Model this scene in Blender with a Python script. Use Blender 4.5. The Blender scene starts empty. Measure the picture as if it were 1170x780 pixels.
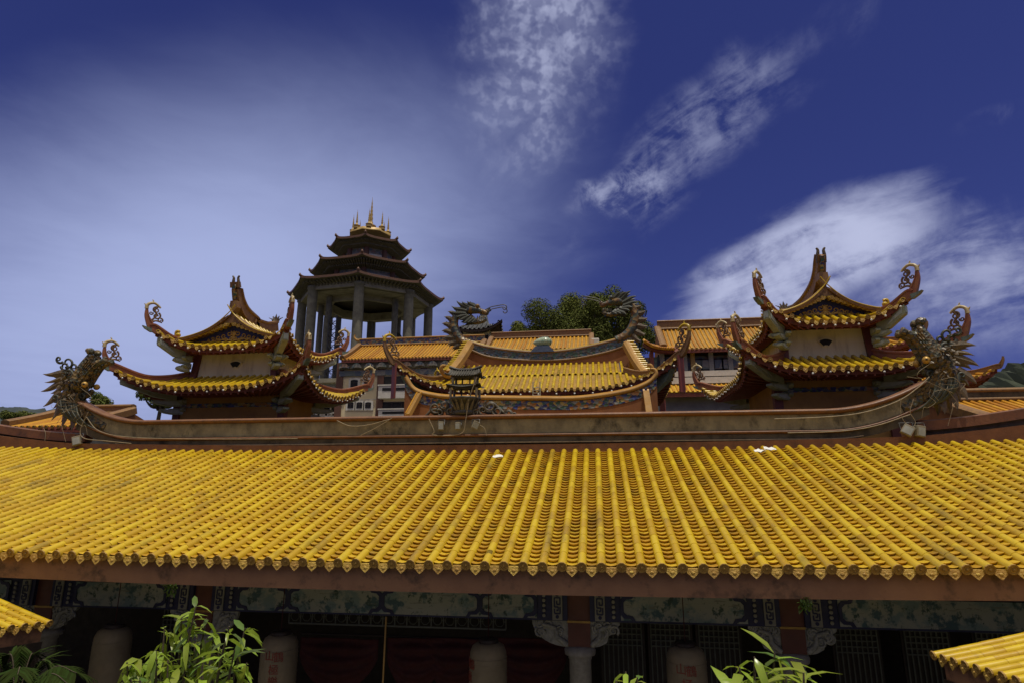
import bpy, bmesh, math, random
from mathutils import Vector, Matrix
R = random.Random(7)
sc = bpy.context.scene
COL = sc.collection
pi = math.pi
V = Vector
# ------------------------------------------------------------------ camera
F = 700.0; PIT = math.radians(13.6); YAW = math.radians(7.9); CZ = 6.0
cam = bpy.data.cameras.new('camera'); cam.sensor_width = 36; cam.lens = 36*F/1170
cam.clip_start = .1; cam.clip_end = 3000
co = bpy.data.objects.new('camera', cam); COL.objects.link(co)
co.location = (0, 0, CZ); co.rotation_euler = (pi/2+PIT, 0, YAW)
sc.camera = co
_m = co.rotation_euler.to_matrix()
_RT, _UP, _FW = _m.col[0].copy(), _m.col[1].copy(), -_m.col[2]

def ray(px, py):
    return _FW + _RT*((px-585)/F) + _UP*((390-py)/F)

def at(px, py, Y):                       # where a survey sight line meets the vertical plane y = Y
    d = ray(px, py); return V((0, 0, CZ)) + d*(Y/d.y)

# ------------------------------------------------------------------ world and sun
SUN = V((.13, -.16, .975)).normalized()
w = bpy.data.worlds.new('World'); sc.world = w; w.use_nodes = True
nt = w.node_tree; nt.nodes.clear(); N = nt.nodes; LK = nt.links.new
def wn(t, **k):
    n = N.new(t)
    for a, b in k.items(): setattr(n, a, b)
    return n
sky = wn('ShaderNodeTexSky', sky_type='NISHITA'); sky.sun_disc = False
sky.sun_elevation = math.asin(SUN.z); sky.sun_rotation = math.atan2(SUN.x, SUN.y)
sky.air_density = 1.0; sky.dust_density = .4; sky.ozone_density = 3.0; sky.altitude = 300
tc = wn('ShaderNodeTexCoord')
def wmath(op, a, b=None, c=None, clamp=False):
    n = wn('ShaderNodeMath', operation=op); n.use_clamp = clamp
    for i, x in enumerate((a, b, c)):
        if x is None: continue
        if isinstance(x, (int, float)): n.inputs[i].default_value = x
        else: LK(x, n.inputs[i])
    return n.outputs[0]
def wvec(op, a, b=None):
    n = wn('ShaderNodeVectorMath', operation=op)
    for i, x in enumerate((a, b)):
        if x is None: continue
        if isinstance(x, (tuple, Vector)): n.inputs[i].default_value = tuple(x)
        else: LK(x, n.inputs[i])
    return n
D = tc.outputs['Generated']
sep = wn('ShaderNodeSeparateXYZ'); LK(D, sep.inputs[0])
zc = wmath('MAXIMUM', sep.outputs[2], .05)
cx = wmath('DIVIDE', sep.outputs[0], zc); cy = wmath('DIVIDE', sep.outputs[1], zc)
cmb = wn('ShaderNodeCombineXYZ'); LK(cx, cmb.inputs[0]); LK(cy, cmb.inputs[1])
PL = cmb.outputs[0]                      # position on the cloud layer
def wnoise(vec, scale, det=6, rough=.55, dist=0, rot=0, sxy=(1, 1)):
    mp = wn('ShaderNodeMapping'); LK(vec, mp.inputs[0])
    mp.inputs['Rotation'].default_value = (0, 0, rot); mp.inputs['Scale'].default_value = (sxy[0], sxy[1], 1)
    n = wn('ShaderNodeTexNoise'); LK(mp.outputs[0], n.inputs[0])
    n.inputs['Scale'].default_value = scale; n.inputs['Detail'].default_value = det
    n.inputs['Roughness'].default_value = rough; n.inputs['Distortion'].default_value = dist
    return n.outputs[0]
def ramp(x, a, b, lo=0, hi=1):
    n = wn('ShaderNodeMapRange', interpolation_type='SMOOTHSTEP'); LK(x, n.inputs[0])
    for i, v in enumerate((a, b, lo, hi)): n.inputs[i+1].default_value = v
    return n.outputs[0]
def ell(p, ex, ey, warp=None, wamt=0):   # elliptical bank of cloud: centre, and two radius vectors' tips, as directions
    c = ray(*p).normalized(); a = (ray(*ex).normalized()-c); b = (ray(*ey).normalized()-c)
    v = wvec('SUBTRACT', D, c).outputs[0]
    da = wvec('DOT_PRODUCT', v, a/a.length_squared).outputs['Value']
    db = wvec('DOT_PRODUCT', v, b/b.length_squared).outputs['Value']
    r = wmath('SQRT', wmath('ADD', wmath('MULTIPLY', da, da), wmath('MULTIPLY', db, db)))
    if warp is not None: r = wmath('ADD', r, wmath('MULTIPLY', wmath('SUBTRACT', warp, .5), wamt))
    front = wmath('GREATER_THAN', wvec('DOT_PRODUCT', D, c).outputs['Value'], .3)
    return r, front
big = wnoise(PL, 1.6, 5, .6, .3)
mid = wnoise(PL, 5.0, 8, .62, .2)
fine = wnoise(PL, 16., 6, .6)
streak = wnoise(PL, 2.6, 9, .66, .5, rot=-.5, sxy=(1, 3.2))
def slant(p, q, sc_, det=7, rough=.6, dist=.3, k=.32):      # noise drawn out along a direction across the sky
    a = (ray(*q).normalized()-ray(*p).normalized()).normalized(); c = ray(*p).normalized(); b = a.cross(c).normalized()
    cb = wn('ShaderNodeCombineXYZ')
    LK(wmath('MULTIPLY', wvec('DOT_PRODUCT', D, a).outputs['Value'], k), cb.inputs[0]); LK(wvec('DOT_PRODUCT', D, b).outputs['Value'], cb.inputs[1]); LK(wmath('MULTIPLY', wvec('DOT_PRODUCT', D, c).outputs['Value'], .6), cb.inputs[2])
    n = wn('ShaderNodeTexNoise'); LK(cb.outputs[0], n.inputs[0]); n.inputs['Scale'].default_value = sc_; n.inputs['Detail'].default_value = det; n.inputs['Roughness'].default_value = rough; n.inputs['Distortion'].default_value = dist
    return n.outputs[0]
sl_bank = slant((800, 330), (1105, 215), 15); sl_wisp = slant((700, 228), (1000, 20), 26)
# 1: pale veil on the left
r, fr = ell((215, 345), (620, 430), (130, 70), big, .30)
veil = wmath('MULTIPLY', ramp(r, 1.2, .1), fr)
# 2: mackerel patch at the top
cell = ramp(wnoise(D, 60, 2, .45, .1), .40, .64); env = ramp(wnoise(D, 9, 5, .6, .4), .30, .66)
puff = wmath('MULTIPLY', env, wmath('ADD', wmath('MULTIPLY', cell, .62), .38))
dbig = wnoise(D, 7., 8, .60, .5); dfine = wnoise(D, 26., 7, .62, .3); dstreak = wnoise(D, 9., 8, .62, .6, rot=.3, sxy=(1, 2.2))
r, fr = ell((612, 40), (712, 36), (630, 205), dbig, 1.1)
mack = wmath('MULTIPLY', wmath('MULTIPLY', ramp(r, 1.15, .2), fr), wmath('ADD', wmath('MULTIPLY', puff, .80), .10))
# 3: diagonal wisp
r, fr = ell((795, 155), (1010, 10), (830, 195), dbig, 1.6)
wisp = wmath('MULTIPLY', wmath('MULTIPLY', ramp(r, 1.05, .15), fr), ramp(wmath('ADD', wmath('MULTIPLY', sl_wisp, .62), wmath('MULTIPLY', dfine, .4)), .42, .66))
r, fr = ell((700, 222), (775, 205), (705, 250), dbig, 1.4)
wisp2 = wmath('MULTIPLY', wmath('MULTIPLY', ramp(r, 1.1, .3), fr), ramp(dfine, .38, .68))
# 4: white bank on the right
r, fr = ell((1085, 312), (1330, 272), (1065, 405), dbig, 1.2)
bank = wmath('MULTIPLY', wmath('MULTIPLY', ramp(r, 1.02, .35), fr), ramp(wmath('ADD', wmath('MULTIPLY', dfine, .2), wmath('MULTIPLY', sl_bank, .8)), .36, .64))
r, fr = ell((915, 300), (1105, 212), (945, 358), sl_bank, .9)
bank2 = wmath('MULTIPLY', wmath('MULTIPLY', ramp(r, 1.02, .55), fr), ramp(wmath('ADD', wmath('MULTIPLY', dfine, .3), wmath('MULTIPLY', sl_bank, .7)), .27, .56))
r, fr = ell((1130, 135), (1190, 110), (1135, 152), dbig, 1.2)
wisp3 = wmath('MULTIPLY', wmath('MULTIPLY', ramp(r, 1.0, .2), fr), ramp(dstreak, .4, .8))
tint = wn('ShaderNodeMix', data_type='RGBA', blend_type='MULTIPLY'); tint.inputs['Factor'].default_value = 1
LK(sky.outputs[0], tint.inputs['A']); tint.inputs['B'].default_value = (.45, .40, .92, 1)
col = tint.outputs['Result']
def over(base, fac, c):
    m = wn('ShaderNodeMix', data_type='RGBA'); LK(fac, m.inputs['Factor']); LK(base, m.inputs['A'])
    m.inputs['B'].default_value = (*c, 1); return m.outputs['Result']
K = 1.0
VEIL = tuple(K*x for x in (7.6, 8.8, 14.2)); WHITE = tuple(K*x for x in (9.5, 10.2, 14.2))
col = over(col, wmath('MULTIPLY', veil, .92, clamp=True), VEIL)
for f, s in ((mack, .82), (wisp, .34), (wisp2, .5), (bank, .62), (bank2, .84), (wisp3, .35)):
    col = over(col, wmath('MULTIPLY', f, s, clamp=True), WHITE)
# unseen bright cloud added over and behind the view to lighten shaded fronts
rear = wmath('MULTIPLY', wmath('MULTIPLY', ramp(wvec('DOT_PRODUCT', D, _UP*math.cos(math.radians(31))-_FW*math.sin(math.radians(31))).outputs['Value'], .02, .22), ramp(big, .15, .45)), ramp(sep.outputs[2], .3, .65))
col = over(col, wmath('MULTIPLY', rear, .95, clamp=True), (13.5, 12.2, 9.8))
bg = wn('ShaderNodeBackground'); LK(col, bg.inputs[0]); bg.inputs[1].default_value = .06
wo = wn('ShaderNodeOutputWorld'); LK(bg.outputs[0], wo.inputs[0])
sl = bpy.data.lights.new('sun', 'SUN'); sl.energy = 3.05; sl.angle = math.radians(.5); sl.color = (1, .93, .80)
so = bpy.data.objects.new('sun', sl); COL.objects.link(so)
so.rotation_euler = SUN.to_track_quat('Z', 'Y').to_euler(); so.location = (10, 20, 80)
sc.view_settings.view_transform = 'Standard'; sc.view_settings.look = 'None'
sc.view_settings.exposure = -.17; sc.view_settings.gamma = 1; sc.view_settings.use_curve_mapping = False
sc.cycles.max_bounces = 5; sc.cycles.diffuse_bounces = 3; sc.cycles.glossy_bounces = 2
sc.cycles.use_denoising = True

# ------------------------------------------------------------------ materials
def mat(name, c, c2=None, scale=6., rough=.6, bump=0., bscale=40., island=0., dirt=None, dscale=3., damt=.5, spec=.5, stretch=(1, 1, 1), metal=0., coat=0.):
    m = bpy.data.materials.new(name); m.use_nodes = True
    t = m.node_tree; p = t.nodes['Principled BSDF']; L = t.links.new
    p.inputs['Roughness'].default_value = rough; p.inputs['Specular IOR Level'].default_value = spec
    p.inputs['Metallic'].default_value = metal; p.inputs['Coat Weight'].default_value = coat
    tc = t.nodes.new('ShaderNodeTexCoord'); mp = t.nodes.new('ShaderNodeMapping'); L(tc.outputs['Object'], mp.inputs[0])
    mp.inputs['Scale'].default_value = stretch
    def noise(s, det=5, r=.6):
        n = t.nodes.new('ShaderNodeTexNoise'); L(mp.outputs[0], n.inputs[0])
        n.inputs['Scale'].default_value = s; n.inputs['Detail'].default_value = det; n.inputs['Roughness'].default_value = r
        return n.outputs[0]
    def rng(x, a, b, lo=0, hi=1):
        n = t.nodes.new('ShaderNodeMapRange'); L(x, n.inputs[0])
        for i, v in enumerate((a, b, lo, hi)): n.inputs[i+1].default_value = v
        return n.outputs[0]
    def mix(f, a, b):
        n = t.nodes.new('ShaderNodeMix'); n.data_type = 'RGBA'
        if isinstance(f, float): n.inputs['Factor'].default_value = f
        else: L(f, n.inputs['Factor'])
        for k, x in (('A', a), ('B', b)):
            if isinstance(x, tuple): n.inputs[k].default_value = (*x[:3], 1)
            else: L(x, n.inputs[k])
        return n.outputs['Result']
    if c2 is None: c2 = tuple(x*.72 for x in c)
    cur = mix(rng(noise(scale), .35, .68), c, c2)
    if island:
        g = t.nodes.new('ShaderNodeNewGeometry')
        h = t.nodes.new('ShaderNodeHueSaturation'); L(cur, h.inputs['Color'])
        L(rng(g.outputs['Random Per Island'], 0, 1, 1-island, 1+island*.55), h.inputs['Value'])
        L(rng(g.outputs['Random Per Island'], 0, 1, .5-.018*island*3, .5+.014*island*3), h.inputs['Hue'])
        cur = h.outputs[0]
    if dirt:
        f = rng(noise(dscale, 8, .7), .52, .70, 0, damt)
        cur = mix(f, cur, dirt)
    L(cur, p.inputs['Base Color'])
    if bump:
        b = t.nodes.new('ShaderNodeBump'); b.inputs['Strength'].default_value = bump; b.inputs['Distance'].default_value = .02
        L(noise(bscale, 4), b.inputs['Height']); L(b.outputs[0], p.inputs['Normal'])
    L(rng(noise(scale*1.7), .3, .7, max(.05, rough-.1), min(1, rough+.12)), p.inputs['Roughness'])
    return m

M = {}
M['glaze'] = mat('yellow_glazed_tile', (.57, .395, .016), (.50, .325, .014), 3.0, .30, island=.16, dirt=(.15, .10, .03), dscale=1.1, damt=.75, stretch=(1.5, .45, 1), spec=.45)
M['glaze_in'] = mat('yellow_channel_tile', (.58, .37, .024), (.46, .27, .02), 4, .40, island=.22, dirt=(.12, .075, .025), dscale=1.6, damt=.8, spec=.4)
M['glaze_far'] = mat('ochre_glazed_tile', (.56, .275, .02), (.46, .21, .017), 2.5, .42, island=.22, dirt=(.2, .1, .03), dscale=1.2, damt=.5, spec=.3)
M['cap'] = mat('tile_end', (.44, .27, .06), (.28, .15, .03), 30, .5, bump=.6, bscale=60)
M['drip'] = mat('drip_tile', (.66, .44, .10), (.46, .27, .05), 28, .42, bump=.9, bscale=45, island=.2)
M['mortar'] = mat('mortar_bed', (.10, .06, .03), (.05, .03, .015), 8, .9)
M['fascia'] = mat('brown_painted_fascia', (.30, .155, .085), (.23, .115, .066), 2.2, .6, bump=.25, bscale=18, dirt=(.04, .026, .02), dscale=2.6, damt=.95)
M['fascia_red'] = mat('red_brown_fascia', (.22, .055, .03), (.16, .04, .024), 3, .6, bump=.15, bscale=25, dirt=(.07, .03, .02), dscale=3, damt=.6)
M['brown'] = mat('brown_tile_strip', (.20, .082, .035), (.14, .055, .026), 4, .5, bump=.2, bscale=20, dirt=(.05, .028, .018), dscale=2.4, damt=.75, island=.18)
M['brownwall'] = mat('orange_brown_plaster', (.29, .115, .036), (.22, .08, .028), 2.5, .75, bump=.12, bscale=15, dirt=(.10, .045, .02), dscale=1.5, damt=.6, stretch=(1, 1, .35))
M['ridge_grey'] = mat('stained_grey_cement', (.31, .27, .175), (.15, .13, .09), 2.6, .85, bump=.5, bscale=14, dirt=(.02, .017, .012), dscale=1.7, damt=1.0, stretch=(1, 1, .7))
M['ridge_dark'] = mat('dark_cement', (.12, .10, .075), (.06, .05, .035), 2, .85, bump=.3, bscale=14, dirt=(.02, .016, .012), dscale=2, damt=.9)
M['cream'] = mat('cream_plaster', (.80, .67, .42), (.74, .60, .36), 1.2, .8, bump=.05, dirt=(.33, .24, .13), dscale=.9, damt=.4)
M['towerwall'] = mat('pale_ochre_plaster', (.80, .72, .49), (.72, .64, .42), 1.1, .8, bump=.08, dirt=(.40, .33, .20), dscale=2.2, damt=.6, stretch=(1.6, 1.6, .35))
M['ochre'] = mat('ochre_paint', (.40, .22, .05), (.33, .17, .04), 2, .7, dirt=(.18, .09, .03), dscale=2, damt=.4)
M['white'] = mat('white_paint', (.72, .68, .60), (.60, .56, .48), 3, .7, dirt=(.35, .31, .25), dscale=2, damt=.4)
M['redpost'] = mat('dark_red_paint', (.15, .035, .024), (.11, .028, .02), 4, .55, dirt=(.05, .02, .015), dscale=3, damt=.5)
M['redwood'] = mat('red_brown_wood', (.24, .06, .03), (.17, .042, .024), 5, .55, stretch=(1, 1, .4))
M['bracket'] = mat('pale_green_bracket', (.34, .36, .23), (.27, .29, .17), 6, .6, dirt=(.12, .12, .07), dscale=6, damt=.5)
M['bracket_in'] = mat('grey_cloud_panel', (.46, .50, .44), (.34, .40, .36), 9, .6)
M['gold'] = mat('gold_relief', (.52, .32, .07), (.38, .22, .05), 14, .4, bump=.3, bscale=50, metal=.25)
M['bluepanel'] = mat('deep_blue_panel', (.03, .035, .15), (.02, .025, .09), 8, .5)
M['bulb'] = mat('white_bulb', (.82, .80, .74), (.75, .73, .68), 5, .2)
M['black'] = mat('dark_opening', (.012, .011, .011), (.008, .008, .008), 3, .7)
M['glass'] = mat('dark_window_glass', (.02, .018, .017), (.012, .012, .012), 2, .4, spec=.25)
M['granite'] = mat('grey_granite', (.20, .19, .145), (.13, .12, .092), 1.4, .7, bump=.5, bscale=2.2, dirt=(.06, .06, .055), dscale=.5, damt=.5)
M['pag_beam'] = mat('weathered_concrete', (.38, .35, .25), (.26, .23, .16), .6, .8, dirt=(.08, .07, .06), dscale=.4, damt=.6)
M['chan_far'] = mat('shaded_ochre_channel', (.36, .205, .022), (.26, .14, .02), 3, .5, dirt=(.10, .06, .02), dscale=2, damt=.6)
M['pag_dark'] = mat('dark_bronze_tile', (.055, .045, .024), (.036, .03, .018), 1.2, .55, dirt=(.10, .045, .03), dscale=.8, damt=.5, bump=.5, bscale=3)
M['pag_soffit'] = mat('dark_bracket_wood', (.20, .18, .115), (.12, .105, .07), 1.5, .8, bump=.8, bscale=2.5)
M['pag_trim'] = mat('dull_red_trim', (.17, .075, .045), (.10, .055, .035), 2, .6)
M['pag_gold'] = mat('gilded_finial', (.46, .31, .10), (.34, .22, .07), 1, .5, metal=.15)
M['verdi'] = mat('verdigris_glaze', (.16, .22, .17), (.10, .13, .10), 9, .35, dirt=(.34, .33, .24), dscale=12, damt=.6)
M['dragon'] = mat('weathered_bronze_glaze', (.13, .085, .045), (.055, .058, .042), 11, .38, bump=.9, bscale=34, dirt=(.26, .16, .06), dscale=9, damt=.45)
M['dragon_fin'] = mat('brown_glazed_fin', (.13, .085, .04), (.06, .045, .03), 12, .4, bump=.5, bscale=30, dirt=(.24, .17, .08), dscale=10, damt=.5)
M['dragon_gold'] = mat('ochre_dragon_scale', (.22, .115, .035), (.085, .075, .05), 5, .4, bump=.9, bscale=26, dirt=(.12, .20, .17), dscale=5, damt=.65)
M['scroll'] = mat('cream_scroll_glaze', (.55, .47, .28), (.40, .27, .10), 16, .4, dirt=(.14, .22, .17), dscale=10, damt=.5)
M['scroll_dark'] = mat('brown_scroll_glaze', (.20, .10, .04), (.11, .07, .045), 14, .4, dirt=(.42, .32, .16), dscale=9, damt=.45)
M['pearl'] = mat('green_glazed_pearl', (.22, .34, .26), (.36, .42, .30), 5, .18, dirt=(.55, .55, .42), dscale=4, damt=.5)
M['pearlbase'] = mat('blue_grey_glaze', (.10, .13, .20), (.07, .09, .14), 6, .3)
M['red'] = mat('red_lacquer', (.22, .05, .035), (.17, .04, .03), 4, .5, dirt=(.15, .05, .04), dscale=3, damt=.5)
M['cable'] = mat('pale_cable', (.34, .28, .18), (.22, .17, .11), 8, .6)
M['lampbox'] = mat('pale_lamp_housing', (.27, .24, .17), (.20, .175, .12), 7, .55, dirt=(.15, .12, .08), dscale=9, damt=.5)
M['slate'] = mat('dark_grey_tile', (.05, .052, .055), (.035, .036, .04), 4, .5)
M['greywall'] = mat('pale_grey_plaster', (.36, .38, .37), (.27, .29, .28), 1.2, .8, dirt=(.16, .16, .15), dscale=.7, damt=.6)
M['stonecol'] = mat('grey_stone_column', (.36, .34, .30), (.26, .245, .215), 14, .7, bump=.2, bscale=60)
M['keywhite'] = mat('aged_white_plaque', (.34, .33, .26), (.26, .25, .20), 5, .7)
M['stonecarve'] = mat('pale_carved_stone', (.44, .43, .35), (.25, .25, .21), 16, .7, bump=.5, bscale=40, dirt=(.08, .09, .09), dscale=12, damt=.7)
M['colred'] = mat('faded_red_column', (.16, .055, .032), (.12, .04, .026), 4, .55)
M['navy'] = mat('navy_paint', (.022, .025, .085), (.016, .018, .055), 6, .5)
M['latt'] = mat('grey_green_lattice', (.13, .14, .11), (.09, .095, .08), 8, .6)
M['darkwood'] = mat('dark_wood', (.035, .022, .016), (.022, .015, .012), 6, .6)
M['curtain'] = mat('red_cloth', (.07, .012, .010), (.045, .008, .008), 5, .8)
M['paper'] = mat('oiled_paper', (.19, .155, .10), (.15, .12, .075), 4, .7, dirt=(.25, .18, .11), dscale=3, damt=.4)
M['ink'] = mat('red_brown_ink', (.20, .035, .02), (.15, .028, .018), 6, .6)
M['paving'] = mat('grey_paving', (.12, .11, .095), (.085, .08, .07), .8, .85, bump=.2, bscale=6, dirt=(.10, .09, .08), dscale=.5, damt=.5)
M['soil'] = mat('hill_soil', (.09, .075, .045), (.05, .06, .03), .2, .95, bump=.4, bscale=1)
M['leaf'] = mat('bright_green_leaf', (.33, .43, .045), (.23, .33, .035), 3, .32, island=.4, spec=.5)
M['leaf_dk'] = mat('dark_green_leaf', (.12, .20, .035), (.08, .14, .028), 3, .4, island=.4)
M['palm'] = mat('palm_leaf', (.020, .036, .007), (.030, .044, .010), 3, .7, island=.35, spec=.03)
M['bark'] = mat('grey_bark', (.10, .075, .05), (.06, .045, .032), 6, .9, bump=.6, bscale=20)
M['crown'] = mat('tree_foliage', (.135, .155, .038), (.085, .105, .027), .35, .8, island=.32, spec=.08)
M['crown_y'] = mat('yellowish_foliage', (.16, .18, .04), (.12, .14, .032), .5, .8, island=.3, spec=.08)
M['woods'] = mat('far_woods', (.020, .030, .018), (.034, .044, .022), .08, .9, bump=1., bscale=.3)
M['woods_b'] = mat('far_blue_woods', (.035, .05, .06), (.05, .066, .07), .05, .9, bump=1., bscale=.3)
M['steel'] = mat('grey_steel', (.12, .12, .12), (.08, .08, .08), 3, .5, metal=.5)
M['pag_trim2'] = mat('red_grey_pilaster', (.16, .075, .05), (.11, .06, .045), .8, .7)
M['colred2'] = mat('brown_pilaster', (.14, .06, .035), (.11, .05, .03), 2, .6)
M['statue'] = mat('dark_bronze', (.02, .02, .019), (.012, .012, .012), 1, .6)
M['litter'] = mat('white_scrap', (.8, .79, .76), (.7, .69, .66), 9, .6)
M['bamboo'] = mat('yellow_bamboo', (.45, .28, .08), (.35, .2, .06), 6, .5)
def mosaic(name, cols, scale, rough=.4, stretch=(1, 1, 1)):      # cut-porcelain mosaic: cells of several colours
    m = bpy.data.materials.new(name); m.use_nodes = True; t = m.node_tree; p = t.nodes['Principled BSDF']; L = t.links.new
    tc = t.nodes.new('ShaderNodeTexCoord'); mp = t.nodes.new('ShaderNodeMapping'); mp.inputs['Scale'].default_value = stretch; L(tc.outputs['Object'], mp.inputs[0])
    v = t.nodes.new('ShaderNodeTexVoronoi'); v.inputs['Scale'].default_value = scale; L(mp.outputs[0], v.inputs[0])
    s = t.nodes.new('ShaderNodeSeparateColor'); L(v.outputs['Color'], s.inputs[0])
    r = t.nodes.new('ShaderNodeValToRGB'); r.color_ramp.interpolation = 'CONSTANT'; L(s.outputs[0], r.inputs[0])
    e = r.color_ramp.elements
    while len(e) < len(cols): e.new(.5)
    for i, c in enumerate(cols): e[i].position = i/len(cols); e[i].color = (*c, 1)
    L(r.outputs[0], p.inputs['Base Color']); p.inputs['Roughness'].default_value = rough
    b = t.nodes.new('ShaderNodeBump'); b.inputs['Strength'].default_value = .7; b.inputs['Distance'].default_value = .05; L(v.outputs['Distance'], b.inputs['Height']); L(b.outputs[0], p.inputs['Normal'])
    return m
M['frieze'] = mosaic('porcelain_frieze', [(.03, .04, .17), (.30, .13, .03), (.20, .20, .19), (.04, .05, .11), (.10, .07, .07), (.05, .10, .08), (.32, .24, .08)], 7, stretch=(1, 1, 1.3))
M['dragon'] = mosaic('shard_covered_dragon', [(.10, .07, .035), (.05, .055, .04), (.15, .095, .035), (.035, .032, .028), (.08, .085, .06), (.19, .13, .05)], 13)
M['dragon_gold'] = mosaic('ochre_shard_scales', [(.17, .095, .03), (.07, .08, .055), (.22, .13, .04), (.05, .06, .06), (.12, .06, .025)], 5.5)
M['ridgeband'] = mosaic('green_blue_mosaic_band', [(.05, .09, .13), (.10, .10, .11), (.06, .11, .08), (.13, .11, .09), (.07, .06, .05), (.08, .10, .15)], 8)
M['panel'] = mosaic('painted_wall_panels', [(.20, .19, .17), (.10, .12, .14), (.22, .14, .09), (.14, .16, .13), (.24, .22, .18)], 2.2)
M['panel_dk'] = mosaic('dim_painted_panels', [(.05, .06, .10), (.13, .07, .04), (.07, .09, .07), (.04, .04, .05), (.12, .10, .07)], 2.6)
def painting(name, seed):               # brush landscape: hills and trees in blue-green ink on pale ground
    m = bpy.data.materials.new(name); m.use_nodes = True; t = m.node_tree; p = t.nodes['Principled BSDF']; L = t.links.new
    tc = t.nodes.new('ShaderNodeTexCoord'); mp = t.nodes.new('ShaderNodeMapping'); L(tc.outputs['Object'], mp.inputs[0]); mp.inputs['Location'].default_value = (seed*3.1, seed, 0)
    def noise(s, d=6, st=None):
        n = t.nodes.new('ShaderNodeTexNoise'); n.inputs['Scale'].default_value = s; n.inputs['Detail'].default_value = d; n.inputs['Roughness'].default_value = .65
        if st:
            q = t.nodes.new('ShaderNodeMapping'); q.inputs['Scale'].default_value = st; L(mp.outputs[0], q.inputs[0]); L(q.outputs[0], n.inputs[0])
        else: L(mp.outputs[0], n.inputs[0])
        return n.outputs[0]
    def rng(x, a, b):
        n = t.nodes.new('ShaderNodeMapRange'); L(x, n.inputs[0]); n.inputs[1].default_value = a; n.inputs[2].default_value = b; return n.outputs[0]
    cur = None
    base = (.36, .37, .30)
    for s, st, a, b, c in ((2.2, (1, 1, 1.2), .50, .58, (.20, .27, .25)), (3.4, (1, 1, 1), .54, .60, (.07, .13, .14)), (7, (1, 1, .8), .57, .63, (.05, .09, .07)), (5, (.6, 1, 4), .60, .64, (.22, .22, .18))):
        mx = t.nodes.new('ShaderNodeMix'); mx.data_type = 'RGBA'; L(rng(noise(s, 6, st), a, b), mx.inputs['Factor'])
        if cur is None: mx.inputs['A'].default_value = (*base, 1)
        else: L(cur, mx.inputs['A'])
        mx.inputs['B'].default_value = (*c, 1); cur = mx.outputs['Result']
    L(cur, p.inputs['Base Color']); p.inputs['Roughness'].default_value = .65
    return m

for _k in ('leaf', 'leaf_dk'):          # thin leaves let some light through
    _t = M[_k].node_tree; _p = _t.nodes['Principled BSDF']; _o = [n for n in _t.nodes if n.type == 'OUTPUT_MATERIAL'][0]
    _tr = _t.nodes.new('ShaderNodeBsdfTranslucent'); _tr.inputs[0].default_value = (.30, .42, .04, 1); _mx = _t.nodes.new('ShaderNodeMixShader'); _mx.inputs[0].default_value = .35
    _t.links.new(_p.outputs[0], _mx.inputs[1]); _t.links.new(_tr.outputs[0], _mx.inputs[2]); _t.links.new(_mx.outputs[0], _o.inputs[0])
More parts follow.
